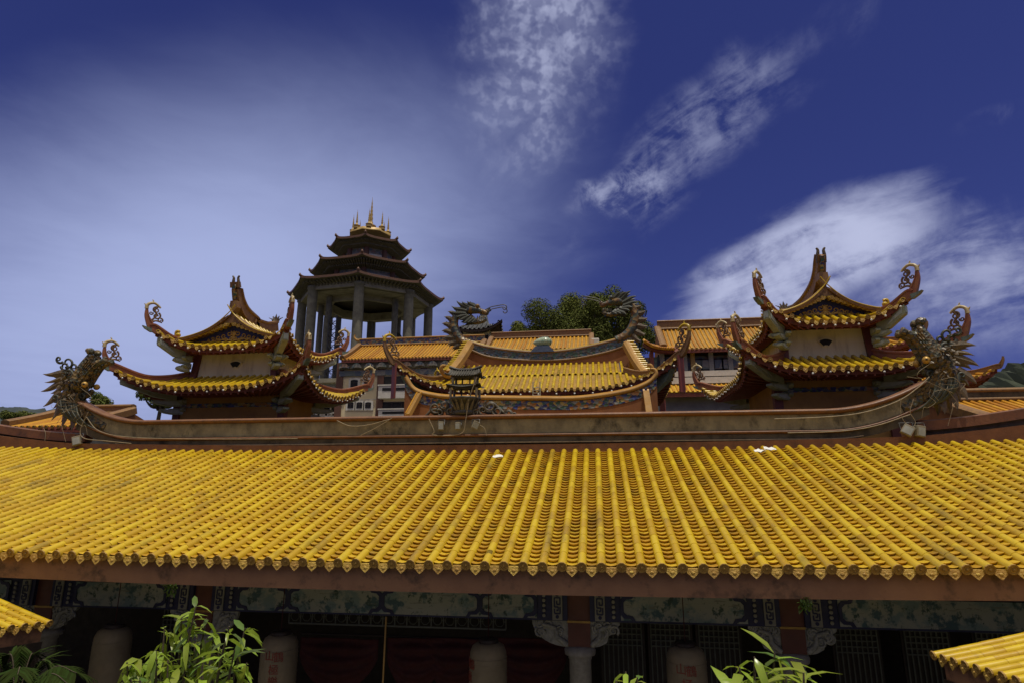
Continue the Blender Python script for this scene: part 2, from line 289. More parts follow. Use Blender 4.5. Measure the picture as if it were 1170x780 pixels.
# ------------------------------------------------------------------ mesh helpers
class MB:
    def __init__(s): s.v = []; s.f = []; s.mi = []; s.sm = []
    def add(s, vs, fs, smooth=False, mi=0):
        b = len(s.v); s.v += [tuple(x) for x in vs]
        for f in fs: s.f.append([b+i for i in f]); s.mi.append(mi); s.sm.append(smooth)
        return s
    def box(s, x0, x1, y0, y1, z0, z1, mi=0):
        return s.add([(x, y, z) for x in (x0, x1) for y in (y0, y1) for z in (z0, z1)],
                     [(0, 1, 3, 2), (4, 6, 7, 5), (0, 4, 5, 1), (2, 3, 7, 6), (0, 2, 6, 4), (1, 5, 7, 3)], False, mi)
    def obox(s, c, ax, ay, az, mi=0):    # oriented box: centre and half-axis vectors
        c = V(c); ax = V(ax); ay = V(ay); az = V(az)
        return s.add([c+ax*i+ay*j+az*k for i in (-1, 1) for j in (-1, 1) for k in (-1, 1)],
                     [(0, 1, 3, 2), (4, 6, 7, 5), (0, 4, 5, 1), (2, 3, 7, 6), (0, 2, 6, 4), (1, 5, 7, 3)], False, mi)
    def bar(s, a, b, wd, ht, up=(0, 0, 1), mi=0):
        a = V(a); b = V(b); d = (b-a); u = V(up); sd = d.cross(u)
        if sd.length < 1e-6: sd = d.cross(V((1, 0, 0)))
        sd.normalize(); u = sd.cross(d).normalized()
        return s.obox((a+b)/2, d/2, sd*wd/2, u*ht/2, mi)
    def prism(s, pts, o, u, v, th, mi=0, smooth=False):    # outline in the u,v plane, extruded both ways along the normal
        o = V(o); u = V(u); v = V(v); n = u.cross(v).normalized()*th/2; k = len(pts)
        A = [o+u*a+v*b-n for a, b in pts]; B = [o+u*a+v*b+n for a, b in pts]
        s.add(A+B, [tuple(range(k-1, -1, -1)), tuple(range(k, 2*k))], False, mi)
        return s.add(A+B, [(i, (i+1) % k, k+(i+1) % k, k+i) for i in range(k)], smooth, mi)
    def tube(s, path, r, n=8, caps=True, mi=0, smooth=True, flat=1.):
        path = [V(p) for p in path]; m = len(path)
        rs = r if isinstance(r, (list, tuple)) else [r]*m
        if len(rs) != m: rs = [lerp(rs[int(i*(len(rs)-1)/(m-1))], rs[min(len(rs)-1, int(i*(len(rs)-1)/(m-1))+1)], (i*(len(rs)-1)/(m-1)) % 1) for i in range(m)]
        t0 = (path[1]-path[0]).normalized(); a = t0.orthogonal().normalized()
        if abs(t0.z) < .9: a = (V((0, 0, 1))-t0*t0.z).normalized()
        vs = []
        for i, p in enumerate(path):
            t = (path[min(i+1, m-1)]-path[max(i-1, 0)])
            if t.length < 1e-9: t = t0.copy()
            t.normalize(); a = (a-t*a.dot(t))
            if a.length < 1e-6: a = t.orthogonal()
            a.normalize(); b = t.cross(a)
            for k in range(n):
                th = 2*pi*k/n; vs.append(p+(a*math.cos(th)+b*math.sin(th)*flat)*rs[i])
        fs = [(i*n+k, i*n+(k+1) % n, (i+1)*n+(k+1) % n, (i+1)*n+k) for i in range(m-1) for k in range(n)]
        s.add(vs, fs, smooth, mi)
        if caps: s.add(vs[:n]+vs[-n:], [tuple(range(n-1, -1, -1)), tuple(range(n, 2*n))], False, mi)
        return s
    def sweep(s, path, prof, sc_=None, mi=0, smooth=False, close=True, up=(0, 0, 1), caps=True):    # profile (side, up) along a path
        path = [V(p) for p in path]; m = len(path); n = len(prof); vs = []; up = V(up)
        for i, p in enumerate(path):
            t = (path[min(i+1, m-1)]-path[max(i-1, 0)]).normalized()
            sd = t.cross(up)
            if sd.length < 1e-5: sd = V((1, 0, 0))
            sd.normalize(); u = sd.cross(t).normalized()
            k = 1 if sc_ is None else sc_[i]
            kx, kz = k if isinstance(k, tuple) else (k, k)
            vs += [p+sd*a*kx+u*b*kz for a, b in prof]
        nn = n if close else n-1
        s.add(vs, [(i*n+k, i*n+(k+1) % n, (i+1)*n+(k+1) % n, (i+1)*n+k) for i in range(m-1) for k in range(nn)], smooth, mi)
        if close and caps: s.add(vs[:n]+vs[-n:], [tuple(range(n-1, -1, -1)), tuple(range(n, 2*n))], False, mi)
        return s
    def lathe(s, prof, o, n=16, mi=0, smooth=True, axis=None):
        o = V(o); m = len(prof); ax = V(axis or (0, 0, 1)).normalized(); a = ax.orthogonal().normalized(); b = ax.cross(a)
        vs = [o+(a*math.cos(2*pi*k/n)+b*math.sin(2*pi*k/n))*r+ax*z for r, z in prof for k in range(n)]
        s.add(vs, [(i*n+k, i*n+(k+1) % n, (i+1)*n+(k+1) % n, (i+1)*n+k) for i in range(m-1) for k in range(n)], smooth, mi)
        return s.add(vs[:n]+vs[-n:], [tuple(range(n-1, -1, -1)), tuple(range(n, 2*n))], False, mi)
    def grid(s, nu, nv, fn, mi=0, smooth=True):
        vs = [fn(i/nu, j/nv) for i in range(nu+1) for j in range(nv+1)]
        return s.add(vs, [(i*(nv+1)+j, (i+1)*(nv+1)+j, (i+1)*(nv+1)+j+1, i*(nv+1)+j+1) for i in range(nu) for j in range(nv)], smooth, mi)
    def ball(s, c, r, n=8, m=6, mi=0, sq=(1, 1, 1)):
        c = V(c)
        vs = [c+V((r*sq[0]*math.sin(pi*j/m)*math.cos(2*pi*k/n), r*sq[1]*math.sin(pi*j/m)*math.sin(2*pi*k/n), r*sq[2]*math.cos(pi*j/m))) for j in range(m+1) for k in range(n)]
        return s.add(vs, [(j*n+k, j*n+(k+1) % n, (j+1)*n+(k+1) % n, (j+1)*n+k) for j in range(m) for k in range(n)], True, mi)
    def leaf(s, o, d, up, L, W, droop=.25, mi=0):
        o = V(o); d = V(d).normalized(); sd = d.cross(V(up))
        if sd.length < 1e-4: sd = d.orthogonal()
        sd.normalize(); u = sd.cross(d).normalized()
        P = lambda t, k, h: o+d*L*t+sd*W*k+u*(h-droop*L*t*t)
        vs = [P(0, 0, 0), P(.3, -.42, W*.12), P(.3, 0, 0), P(.3, .42, W*.12), P(.68, -.38, W*.1), P(.68, 0, 0), P(.68, .38, W*.1), P(1, 0, 0)]
        return s.add(vs, [(0, 2, 1), (0, 3, 2), (1, 2, 5, 4), (2, 3, 6, 5), (4, 5, 7), (5, 6, 7)], True, mi)
    def build(s, name, mats, parent=None, origin=None, recalc=True):
        me = bpy.data.meshes.new(name)
        o0 = V(origin) if origin is not None else V((0, 0, 0))
        if parent is not None:
            q = parent
            while q.parent is not None: q = q.parent
            o0 = q.location.copy()
        vs = [(x-o0.x, y-o0.y, z-o0.z) for x, y, z in s.v]
        me.from_pydata(vs, [], s.f)
        if not isinstance(mats, (list, tuple)): mats = [mats]
        for m in mats: me.materials.append(M[m] if isinstance(m, str) else m)
        me.polygons.foreach_set('material_index', s.mi); me.polygons.foreach_set('use_smooth', s.sm)
        me.update()
        if recalc:
            bm = bmesh.new(); bm.from_mesh(me); bmesh.ops.recalc_face_normals(bm, faces=bm.faces); bm.to_mesh(me); bm.free()
        o = bpy.data.objects.new(name, me); COL.objects.link(o)
        if parent is not None: o.parent = parent
        else: o.location = o0
        return o

def thing(name, label, cat, loc=(0, 0, 0), group=None, rz=0):       # an Empty at the thing's base; its parts are meshed in world coordinates
    o = bpy.data.objects.new(name, None); COL.objects.link(o); o.location = loc; o.rotation_euler = (0, 0, rz)
    o['label'] = label; o['category'] = cat
    if group: o['group'] = group
    o.empty_display_size = .2
    return o
def tag(o, label, cat, group=None):
    o['label'] = label; o['category'] = cat
    if group: o['group'] = group
    return o
def struct(o, kind='structure'): o['kind'] = kind; return o
def lerp(a, b, t): return a+(b-a)*t
def spline(pts, n=8):                    # Catmull-Rom through points
    P = [V(p) for p in pts]; P = [P[0]*2-P[1]]+P+[P[-1]*2-P[-2]]; out = []
    for i in range(1, len(P)-2):
        for k in range(n):
            t = k/n; a, b, c, d = P[i-1], P[i], P[i+1], P[i+2]
            out.append(.5*((2*b)+(c-a)*t+(2*a-5*b+4*c-d)*t*t+(3*b-a-3*c+d)*t**3))
    return out+[P[-2]]
def taper(n, a, b, p=1.): return [lerp(a, b, (i/(n-1))**p) for i in range(n)]
BULB = None
def bulb(parent, p, r=.035):
    global BULB
    if BULB is None: BULB = MB().ball((0, 0, 0), .035, 7, 5).build('light_bulb', 'bulb', None); COL.objects.unlink(BULB)
    o = BULB.copy(); o.name = 'light_bulb'; COL.objects.link(o); o.parent = parent
    o.location = V(p)-parent.location; o.scale = (r/.035,)*3
    return o
# ------------------------------------------------------------------ tiled roofs
def frame(P, u, v, du=.02, dv=.02):
    p = P(u, v); a = (P(u+du, v)-P(u-du, v)).normalized(); t = (P(u, v+dv)-P(u, v-dv)).normalized()
    n = a.cross(t).normalized()
    if n.z < 0: n = -n
    return p, a, t, n
def half(p, a, n, r, k, lo=-.12, hi=1.12, lift=0):
    return [p+n*lift+a*r*math.cos(pi*lerp(lo, hi, i/k))+n*r*math.sin(pi*lerp(lo, hi, i/k)) for i in range(k+1)]
def cover_rows(mb, P, us, v1, length, r, tile, seg=7, jit=.003, lift=.024, v0=0.):
    """rows of half-round cover tiles, each tile a piece of its own; v runs 0..v1(u), length(u) metres up the slope"""
    for u in us:
        Lm = length(u); vm = v1(u)
        if vm-v0 < .02: continue
        n = max(1, round(Lm*(vm-v0)/tile)); off = R.uniform(-jit, jit)
        for i in range(n):
            va, vb = lerp(v0, vm, i/n), lerp(v0, vm, (i+1)/n)
            ra, rb = r*R.uniform(1., 1.025), r*.94
            if i == 0: ra = r*1.03
            if i == 0: va -= .055/Lm
            dx = R.uniform(-jit, jit)*.7+off
            pa, a, t, nn = frame(P, u+dx, va); pb, a2, t2, n2 = frame(P, u+off*.5, min(vb+.012*(i < n-1), vm))
            A = half(pa, a, nn, ra, seg, lift=lift); A2 = half(pa+t*.03, a, nn, ra*1.0, seg, lift=lift); B = half(pb, a2, n2, rb, seg, lift=lift)
            C = half(pa, a, nn, ra*.8, seg, lift=lift)
            k = seg+1
            mb.add(A+B, [(q, q+1, k+q+1, k+q) for q in range(seg)], True)
            mb.add(A+C, [(q, q+1, k+q+1, k+q) for q in range(seg)], False)
def channel_rows(mb, P, us, v1, length, gap, tile, depth=.03, lip=.02, seg=4):
    for ui, u in enumerate(us[:-1]):
        uc = (us[ui]+us[ui+1])/2; hw = (us[ui+1]-us[ui])/2*gap
        vm = min(v1(us[ui]), v1(us[ui+1])); Lm = length(uc)
        n = max(1, round(Lm*vm/tile))
        for i in range(n):
            va, vb = vm*i/n, min(vm, vm*(i+1.1)/n); j = R.uniform(-.004, .004)
            pa, a, t, nn = frame(P, uc, va); pb, a2, t2, n2 = frame(P, uc, vb)
            ks = [-1+2*q/seg for q in range(seg+1)]
            A = [pa+a*(hw*k+j)+nn*(depth*(k*k-1)+lip+j*.6+.022) for k in ks]; B = [pb+a2*(hw*k+j)+n2*(depth*(k*k-1)+.022) for k in ks]
            C = [p-nn*lip*.9+t*.02 for p in A]
            m = seg+1
            mb.add(A+B, [(q, q+1, m+q+1, m+q) for q in range(seg)], True)
            mb.add(A+C, [(q, q+1, m+q+1, m+q) for q in range(seg)], False)
def end_caps(mbc, mbd, P, us, r, pitch, drop, lift=.024, v=0., detail=True):
    for i, u in enumerate(us):
        p, a, t, n = frame(P, u, v+.001)
        if mbc is not None:
            c = p+n*(lift+r*.10)-t*.055; k = 10 if detail else 7
            f = -t
            ring = lambda rr, o: [c+f*o+a*rr*math.cos(2*pi*q/k)+n*rr*math.sin(2*pi*q/k) for q in range(k)]
            r0, r1, r2 = ring(r*1.04, .0), ring(r*1.04, .02), ring(r*.78, .02); r3 = ring(r*.74, .010)
            fs = lambda o: [(o*k+q, o*k+(q+1) % k, (o+1)*k+(q+1) % k, (o+1)*k+q) for q in range(k)]
            mbc.add(r0+r1+r2+r3, fs(0)+fs(1)+fs(2)+[tuple(range(3*k, 4*k))], False)
            if detail: mbc.ball(c+f*.012, r*.3, 6, 4)
        if mbd is not None and i < len(us)-1:
            p, a, t, n = frame(P, (u+us[i+1])/2, v)
            w_ = (us[i+1]-us[i])*.5*.66; dn = (V((0, 0, -1))+t*-.12).normalized()
            o = p-t*.03+n*.008; th = t*.016
            pts = [(-1, -.02), (-.5, -.05), (0, -.06), (.5, -.05), (1, -.02), (.92, .38), (.6, .6), (.3, .82), (0, 1), (-.3, .82), (-.6, .6), (-.92, .38)]
            A = [o+a*w_*x+dn*drop*y for x, y in pts]; B = [q+th for q in A]; k = len(pts)
            mbd.add(A+B, [tuple(range(k)), tuple(range(2*k-1, k-1, -1))]+[(q, (q+1) % k, k+(q+1) % k, k+q) for q in range(k)], False)
            if detail: mbd.ball(o+dn*drop*.42-t*.002, w_*.32, 6, 4, sq=(1, .3, .8)); 
def arange(a, b, s):
    n = max(1, round((b-a)/s)); return [a+(b-a)*i/n for i in range(n+1)]

class Skirt:
    """eave roofs round a rectangle, with upswept corners; four sides that share hips.
    x0..x1, y0..y1 is the eave line; dep how far in it runs; ze eave height; rise; lift and push at the corners; lc length of the upsweep"""
    def __init__(s, x0, x1, y0, y1, dep, ze, rise, lift, push, lc, pw=2.4, conc=.25):
        s.__dict__.update(locals()); s.c = [V((x0, y0)), V((x1, y0)), V((x1, y1)), V((x0, y1))]
    def side(s, k):
        A = s.c[k]; B = s.c[(k+1) % 4]; L = (B-A).length; al = (B-A)/L; d = V((-al.y, al.x))
        def wgt(u):
            q = min(u, L-u); lc = min(s.lc, L/2); return max(0., 1-max(q, 0)/lc)**s.pw
        def P(u, v):                     # v 0 at the eave .. 1 at the top
            w_ = wgt(u)*(1-v)**2; sg = -1 if u < L/2 else 1
            p = A+al*(u+sg*s.push*w_)+d*(s.dep*v-s.push*w_)
            z = s.ze+s.rise*(v*(1-s.conc)+v*v*s.conc)+s.lift*w_
            return V((p.x, p.y, z))
        vm = lambda u: max(0., min(1., min(u, L-u)/s.dep))
        return P, L, vm
    def hip(s, k, n=10):                 # from the inner corner out to eave corner k
        P, L, vm = s.side(k); return [P(s.dep*(1-i/n), 1-i/n) for i in range(n+1)]
def skirt_meshes(S, sides, pitch, r, cov, cha, cap, drip, fas, sof, rib, fh=.16, tile=.3, over=.0, detail=False, drop=.1, wallin=None):
    for k in sides:
        P, L, vm = S.side(k)
        us = arange(pitch*.6, L-pitch*.6, pitch)
        slope = math.hypot(S.dep, S.rise)
        cover_rows(cov, P, us, vm, lambda u: slope, r, tile, seg=5 if not detail else 7)
        ns = 24
        cha.grid(ns, 6, lambda a, b: (lambda v: P(lerp(v*S.dep, L-v*S.dep, a), v))(b))
        end_caps(cap, drip, P, us, r, pitch, drop, detail=detail)
        # fascia under the tile ends, soffit back to the wall, rafter ends
        pts = [P(L*i/ns, 0) for i in range(ns+1)]
        al = (P(L*.5+.1, 0)-P(L*.5-.1, 0)).normalized(); d = V((-al.y, al.x, 0))
        up = [p+d*.05+V((0, 0, -.02)) for p in pts]; lo = [p+d*.08+V((0, 0, -.02-fh)) for p in pts]
        m = ns+1
        fas.add(up+lo+[p+d*.05 for p in lo], [(i, i+1, m+i+1, m+i) for i in range(ns)]+[(m+i, m+i+1, 2*m+i+1, 2*m+i) for i in range(ns)], False)
        wi = wallin if wallin is not None else S.dep*.95
        inn = []
        for i in range(ns+1):
            u = lerp(wi, L-wi, i/ns); c = S.c[k]+V((al.x, al.y))*u+V((d.x, d.y))*wi
            inn.append(V((c.x, c.y, S.ze-fh-.02+.10)))
        sof.add([p+d*.12 for p in lo]+inn, [(i, i+1, m+i+1, m+i) for i in range(ns)], False)
        nr = max(6, round(L/(pitch*1.05)))
        for i in range(nr+1):
            u = L*(i+.5)/(nr+1); p = P(u, 0)+d*.09+V((0, 0, -fh-.045)); f = u/L*ns; q0 = int(f); q = inn[q0].lerp(inn[min(q0+1, ns)], f-q0)
            rib.bar(p, q+V((0, 0, -.02)), .055, .06)
def horn(parent, hip, rise, out, wid, hgt, mats, scrolls=True, curl=1., k=1., name='hip_ridge', inner='scroll'):
    """hip ridge that runs down the hip and sweeps up past the corner into a horn with a scroll of glazed vines"""
    e = hip[-1]; dr = (hip[-1]-hip[-4]); dr.z = 0; dr.normalize(); sl = (hip[-1]-hip[-2]).normalized()
    up = V((0, 0, 1))
    tip = [e+dr*out*.28+up*rise*.16, e+dr*out*.62+up*rise*.42, e+dr*out*.90+up*rise*.72, e+dr*out*.98*curl+up*rise]
    path = spline([p+up*hgt*.35 for p in hip[::3]]+([hip[-1]+up*hgt*.35] if (len(hip)-1) % 3 else [])+tip, 5)
    m = len(path); h0 = len(path)-1-20
    sc_ = [(1, 1) if i < h0 else (lerp(1, .5, (i-h0)/20), lerp(1, .30, (i-h0)/20)) for i in range(m)]
    pr = [(-wid/2, -hgt/2), (wid/2, -hgt/2), (wid/2, hgt*.2), (wid*.66, hgt*.26), (wid*.66, hgt*.42), (wid*.3, hgt*.5), (-wid*.3, hgt*.5), (-wid*.66, hgt*.42), (-wid*.66, hgt*.26), (-wid/2, hgt*.2)]
    o = MB().sweep(path, pr, sc_).build(name, mats, parent)
    if scrolls and True:
        t = tip[-1]+up*hgt*.35; s = MB(); q = rise
        # cream glazed stem bent over inward from the tip, then brown tendrils below it
        arc = [t-up*q*.12+dr*.01, t+up*q*.05, t-dr*q*.10+up*q*.16, t-dr*q*.28+up*q*.20, t-dr*q*.46+up*q*.10, t-dr*q*.56-up*q*.0]
        s.tube(spline(arc, 5), taper(26, .055*k, .028*k), 6)
        s.tube(spline([t-dr*q*.2+up*q*.19, t-dr*q*.22+up*q*.30, t-dr*q*.18+up*q*.36], 4), taper(9, .03*k, .012*k), 5)
        s.tube(spline([t, t+dr*q*.07+up*q*.05, t+dr*q*.12+up*q*.12], 4), taper(9, .035*k, .012*k), 5)
        s.build('scroll_stem', inner, o)
        s = MB()
        def spiral(c, r0, a0, turns, w_, sgn=1):
            pts = []
            for i in range(22):
                th = a0+sgn*turns*2*pi*i/21; rr = r0*(1-.75*i/21); pts.append(c+dr*(-math.cos(th))*rr+up*math.sin(th)*rr)
            s.tube(pts, taper(22, w_, w_*.6), 5)
        spiral(t-dr*q*.40-up*q*.12, q*.16, 1.4, 1.2, .028*k); spiral(t-dr*q*.44-up*q*.40, q*.17, 1.2, 1.25, .03*k, -1)
        spiral(t-dr*q*.20-up*q*.30, q*.09, .4, 1.2, .022*k, -1); spiral(t-dr*q*.60-up*q*.58, q*.12, -.6, 1.2, .026*k)
        s.tube(spline([t-dr*q*.46+up*q*.06, t-dr*q*.34-up*q*.14, t-dr*q*.44-up*q*.36, t-dr*q*.28-up*q*.62, t-dr*q*.16-up*q*.76], 5), taper(21, .03*k, .03*k), 5)
        s.tube(spline([t-dr*q*.7-up*q*.70, t-dr*q*.45-up*q*.64, t-dr*q*.28-up*q*.72, t-dr*q*.14-up*q*.80], 5), taper(16, .02*k, .045*k), 5)
        s.build('scroll_vine', 'scroll_dark', o)
    return o
def cloud_bracket(mb, mb2, o, d, L, H, th):
    """stepped cloud-shaped bracket arm under an eave corner"""
    up = V((0, 0, 1)); o = V(o)
    pts = [(0, 0), (.55, 0), (.80, .10), (1, .30), (.97, .52), (.84, .62), (.70, .60), (.60, .72), (.42, .80), (.2, .78), (0, .92)]
    mb.prism([(a*L, b*H) for a, b in pts], o, d, up, th)
    pi_ = [(.12, .18), (.55, .16), (.76, .26), (.88, .40), (.76, .50), (.58, .54), (.40, .64), (.12, .66)]
    mb2.prism([(a*L, b*H) for a, b in pi_], o, d, up, th+.03)
def wave_text(txts, centre, r, face, size, parent):
    """glyphs wrapped on a lantern's round side; txts is a list of (glyph, angle, z)"""
    for ch, ang, z in txts:
        cu = bpy.data.curves.new('glyph', 'FONT'); cu.body = ch; cu.size = size; cu.align_x = 'CENTER'; cu.align_y = 'CENTER'; cu.extrude = .003; cu.resolution_u = 3
        ob = bpy.data.objects.new('glyph', cu); COL.objects.link(ob)
        me = bpy.data.meshes.new_from_object(ob.evaluated_get(bpy.context.evaluated_depsgraph_get()))
        COL.objects.unlink(ob); bpy.data.objects.remove(ob)
        mb = MB(); vs = []
        for v in me.vertices:
            a = face+ang+v.co.x/r; rr = r+.004+v.co.z
            vs.append(V((centre.x+rr*math.sin(a), centre.y-rr*math.cos(a), centre.z+z+v.co.y)))
        mb.add(vs, [tuple(p.vertices) for p in me.polygons]); bpy.data.meshes.remove(me)
        mb.build('character', 'ink', parent)
# ------------------------------------------------------------------ ground
def terr(x, y):
    z = 0
    if y > 33: z = (y-33)*.105 if y < 130 else 97*.105+(y-130)*.02
    if y < -16: z = min(15, (-16-y)*.9)  # unseen slope added behind the camera to block low sky light under the eave
    return z+(.4*math.sin(x*.13+y*.07)+.3*math.sin(x*.31-y*.23))*min(1, max(0, (y-35)/10))
g = MB()
xs = [-1500, -600, -300, -150]+[i*10 for i in range(-12, 13)]+[150, 300, 600, 1500]; ys = [-400, -60, -45, -36, -28, -22, -16, 0, 10, 20, 30, 33]+[36+6*i for i in range(20)]+[170, 220, 300, 500, 900, 1500]
g.add([(x, y, terr(x, y)) for x in xs for y in ys], [(i*len(ys)+j, (i+1)*len(ys)+j, (i+1)*len(ys)+j+1, i*len(ys)+j+1) for i in range(len(xs)-1) for j in range(len(ys)-1)], True)
struct(g.build('ground', 'soil'))
struct(MB().box(-40, 30, -12, 10.2, .0, .03).build('courtyard', 'paving'))

# ------------------------------------------------------------------ front hall
HX = -3.5
hall = thing('temple_hall', 'long front temple hall under a wide yellow tiled roof with a grey dragon ridge', 'temple hall', (HX, 12, 0))
ze = lambda x: 4.985+.0012*(max(-18, min(13, x))+1.7)**2-.075
zt = lambda x: 7.02+.0010*(max(-20, min(14, x))+2.2)**2-.075
Y0, Y1 = 9.44, 15.78
def PM(x, v): return V((x, lerp(Y0, Y1, v), lerp(ze(x), zt(x), v)-.06*math.sin(pi*max(0, min(1, v)))))
PITCH = .283
rows = [-.29+PITCH*i for i in range(-86, 54)]
Lsl = 6.7
roof = MB().grid(60, 8, lambda a, b: PM(lerp(rows[0], rows[-1], a), b)-V((0, 0, .012))).build('roof', 'mortar', hall)
cov = MB(); cover_rows(cov, PM, rows, lambda u: 1, lambda u: Lsl, .069, .37, seg=8, jit=.004); cov.build('cover_tiles', 'glaze', roof, recalc=False)
cha = MB(); channel_rows(cha, PM, rows, lambda u: 1, lambda u: Lsl, .74, .165, depth=.034, lip=.04); cha.build('channel_tiles', 'glaze_in', roof, recalc=False)
cap = MB(); drp = MB(); end_caps(cap, drp, PM, rows, .070, PITCH, .125); cap.build('eave_end_tiles', 'cap', roof); drp.build('drip_tiles', 'drip', roof)
# eave board
fx = arange(-27, 15, .7)
f = MB(); f.sweep([V((x, 9.56, ze(x)-.035)) for x in fx], [(-.05, 0), (.05, 0), (.05, -.36), (-.05, -.36)]); f.build('fascia', 'fascia', hall)
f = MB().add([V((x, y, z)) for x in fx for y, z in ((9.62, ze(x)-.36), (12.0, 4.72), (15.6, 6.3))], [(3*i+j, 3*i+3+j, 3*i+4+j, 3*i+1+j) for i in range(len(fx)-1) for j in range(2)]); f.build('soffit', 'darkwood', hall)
# brown strip and stained ridge
def bump_(x):
    a = max(0, -12.7-x); b = max(0, x-5.5)
    return .128*a*a+.118*b*b
strip = lambda x: (.055*max(0, x-7.2)**1.3 if x > 7.2 else 0)+(.05*max(0, -14.6-x)**1.3 if x < -14.6 else 0)
sx = arange(-24, 15, .5)
b = MB(); b.grid(len(sx)-1, 1, lambda a, v: V((lerp(-24, 15, a), 15.72-.02*v, lerp(zt(lerp(-24, 15, a))-.1, zt(lerp(-24, 15, a))+.19+strip(lerp(-24, 15, a)), v))))
b.grid(len(sx)-1, 1, lambda a, v: V((lerp(-24, 15, a), lerp(15.70, 16.0, v), zt(lerp(-24, 15, a))+.19+strip(lerp(-24, 15, a)))))
b.build('roof_top_strip', 'brown', hall)
XL, XR = -14.85, 7.85
rx = arange(XL, XR, .22); YR = 15.98
zb = lambda x: 7.13+.0010*(x+2.2)**2*.5
def ridge_band(za, zb_, half_, name, m, follow=1., xl=XL, xr=XR, rnd=0):
    mb = MB(); xs_ = arange(xl, xr, .2)
    path = [V((x, YR, 0)) for x in xs_]
    n = len(xs_); vs = []
    zz = lambda x, z: z+bump_(x)*(follow if z > 7.3 else follow*.9)
    if rnd:
        prof = [(half_*math.cos(pi*2*k/10)*1., math.sin(pi*2*k/10)) for k in range(10)]
        for x in xs_:
            zc, hh = (za+zb_)/2, (zb_-za)/2; vs += [V((x, YR-a, zz(x, zc)+b_*hh)) for a, b_ in prof]
        k = 10
    else:
        for x in xs_: vs += [V((x, YR-half_, zz(x, za))), V((x, YR-half_, zz(x, zb_))), V((x, YR+half_, zz(x, zb_))), V((x, YR+half_, zz(x, za)))]
        k = 4
    mb.add(vs, [(i*k+q, i*k+(q+1) % k, (i+1)*k+(q+1) % k, (i+1)*k+q) for i in range(n-1) for q in range(k)], bool(rnd))
    mb.add(vs[:k]+vs[-k:], [tuple(range(k)), tuple(range(k, 2*k))])
    return mb.build(name, m, rg if name != 'ridge' else hall)
rg = None
rg = ridge_band(7.43, 7.80, .15, 'ridge', 'ridge_grey')
rg['label'] = 'stained grey ridge wall with upturned ends'
ridge_band(7.17, 7.335, .17, 'ridge_foot', 'ridge_dark')
ridge_band(7.325, 7.44, .235, 'ridge_moulding', 'brown', rnd=1)
ridge_band(7.19, 7.215, .205, 'ridge_moulding', 'cable', xl=-13.5, xr=6.3)
o = ridge_band(7.79, 7.945, .27, 'ridge_cap', 'brown', rnd=1)
# cap joints
j = MB()
for x in arange(XL+.3, XR-.3, .34): j.lathe([(.085, -.012), (.085, .012)], (x, YR, 7.868+bump_(x)), 10, axis=(1, 0, 0))
# wing ridges beyond both ends
for sg, x0, x1 in ((1, 7.6, 15.5), (-1, -14.6, -25)):
    xs_ = arange(min(x0, x1), max(x0, x1), .3)
    zz = lambda x: (7.50+.075*abs(x-x0)**1.45) if sg > 0 else (7.47+.055*abs(x-x0)**1.55)
    m = MB(); m.sweep([V((x, 16.05, zz(x))) for x in xs_], [(-.14, -.12), (.14, -.12), (.14, .1), (.05, .13), (-.05, .13), (-.14, .1)]); m.build('wing_ridge', 'brown', hall)
    m = MB(); m.sweep([V((x, 16.08, (zz(x)+zt(x)+.1)/2)) for x in xs_], [(-.05, -1), (.05, -1), (.05, 1), (-.05, 1)], [(1, max(.05, (zz(x)-zt(x)-.1)/2-.03)) for x in xs_]); m.build('wing_ridge_wall', 'ridge_dark', hall)
# rear slope
MB().grid(20, 2, lambda a, b: V((lerp(-24, 15, a), lerp(16.1, 17.6, b), lerp(7.15, 6.55, b)))).build('rear_roof', 'mortar', hall)
# ---- facade under the eave
ZBT, ZBB = 4.29, 3.87
YB = 11.3
cols = [-14.2, -10.72, -7.38, -.42, 3.05, 10.0]
for i, x in enumerate(cols):
    p = MB(); p.box(x-.19, x+.19, YB+.05, YB+.43, 3.42, 4.75); c = p.build('column', 'colred', hall)
    MB().box(x-.2, x+.2, YB+.04, YB+.44, 3.795, 3.83).build('column_band', 'gold', c)
    MB().lathe([(.2, 3.42), (.24, 3.40), (.27, 3.34), (.26, 3.27), (.2, 3.25), (.2, 3.20), (.185, 3.19), (.19, 1.5), (.2, .3), (.3, .25), (.32, .1), (.32, 0)], (x, YB+.24, 0), 24).build('column_shaft', 'stonecol', c)
def meander(mb, x, z0, z1, wd):
    h = (z1-z0); t = .022; xc = x
    def hb(a, b, z): mb.box(xc+a*wd, xc+b*wd, YB-.062, YB-.05, z0+z*h-t/2, z0+z*h+t/2)
    def vb(a, za, zb_): mb.box(xc+a*wd-t/2, xc+a*wd+t/2, YB-.0625, YB-.0505, z0+za*h, z0+zb_*h)
    hb(-.3, .3, .80); vb(.3, .55, .80); hb(-.05, .3, .55); vb(-.05, .55, .68); vb(-.3, .45, .80); hb(-.3, .1, .45)
    vb(.3, .2, .45); hb(-.3, .3, .20); vb(-.3, .2, .38); vb(.1, .32, .45); hb(-.1, .1, .32)
    for zc in (.92, .08): mb.lathe([(.03, -.006), (.03, .006)], (xc, YB-.056, z0+zc*h), 10, axis=(0, 1, 0))
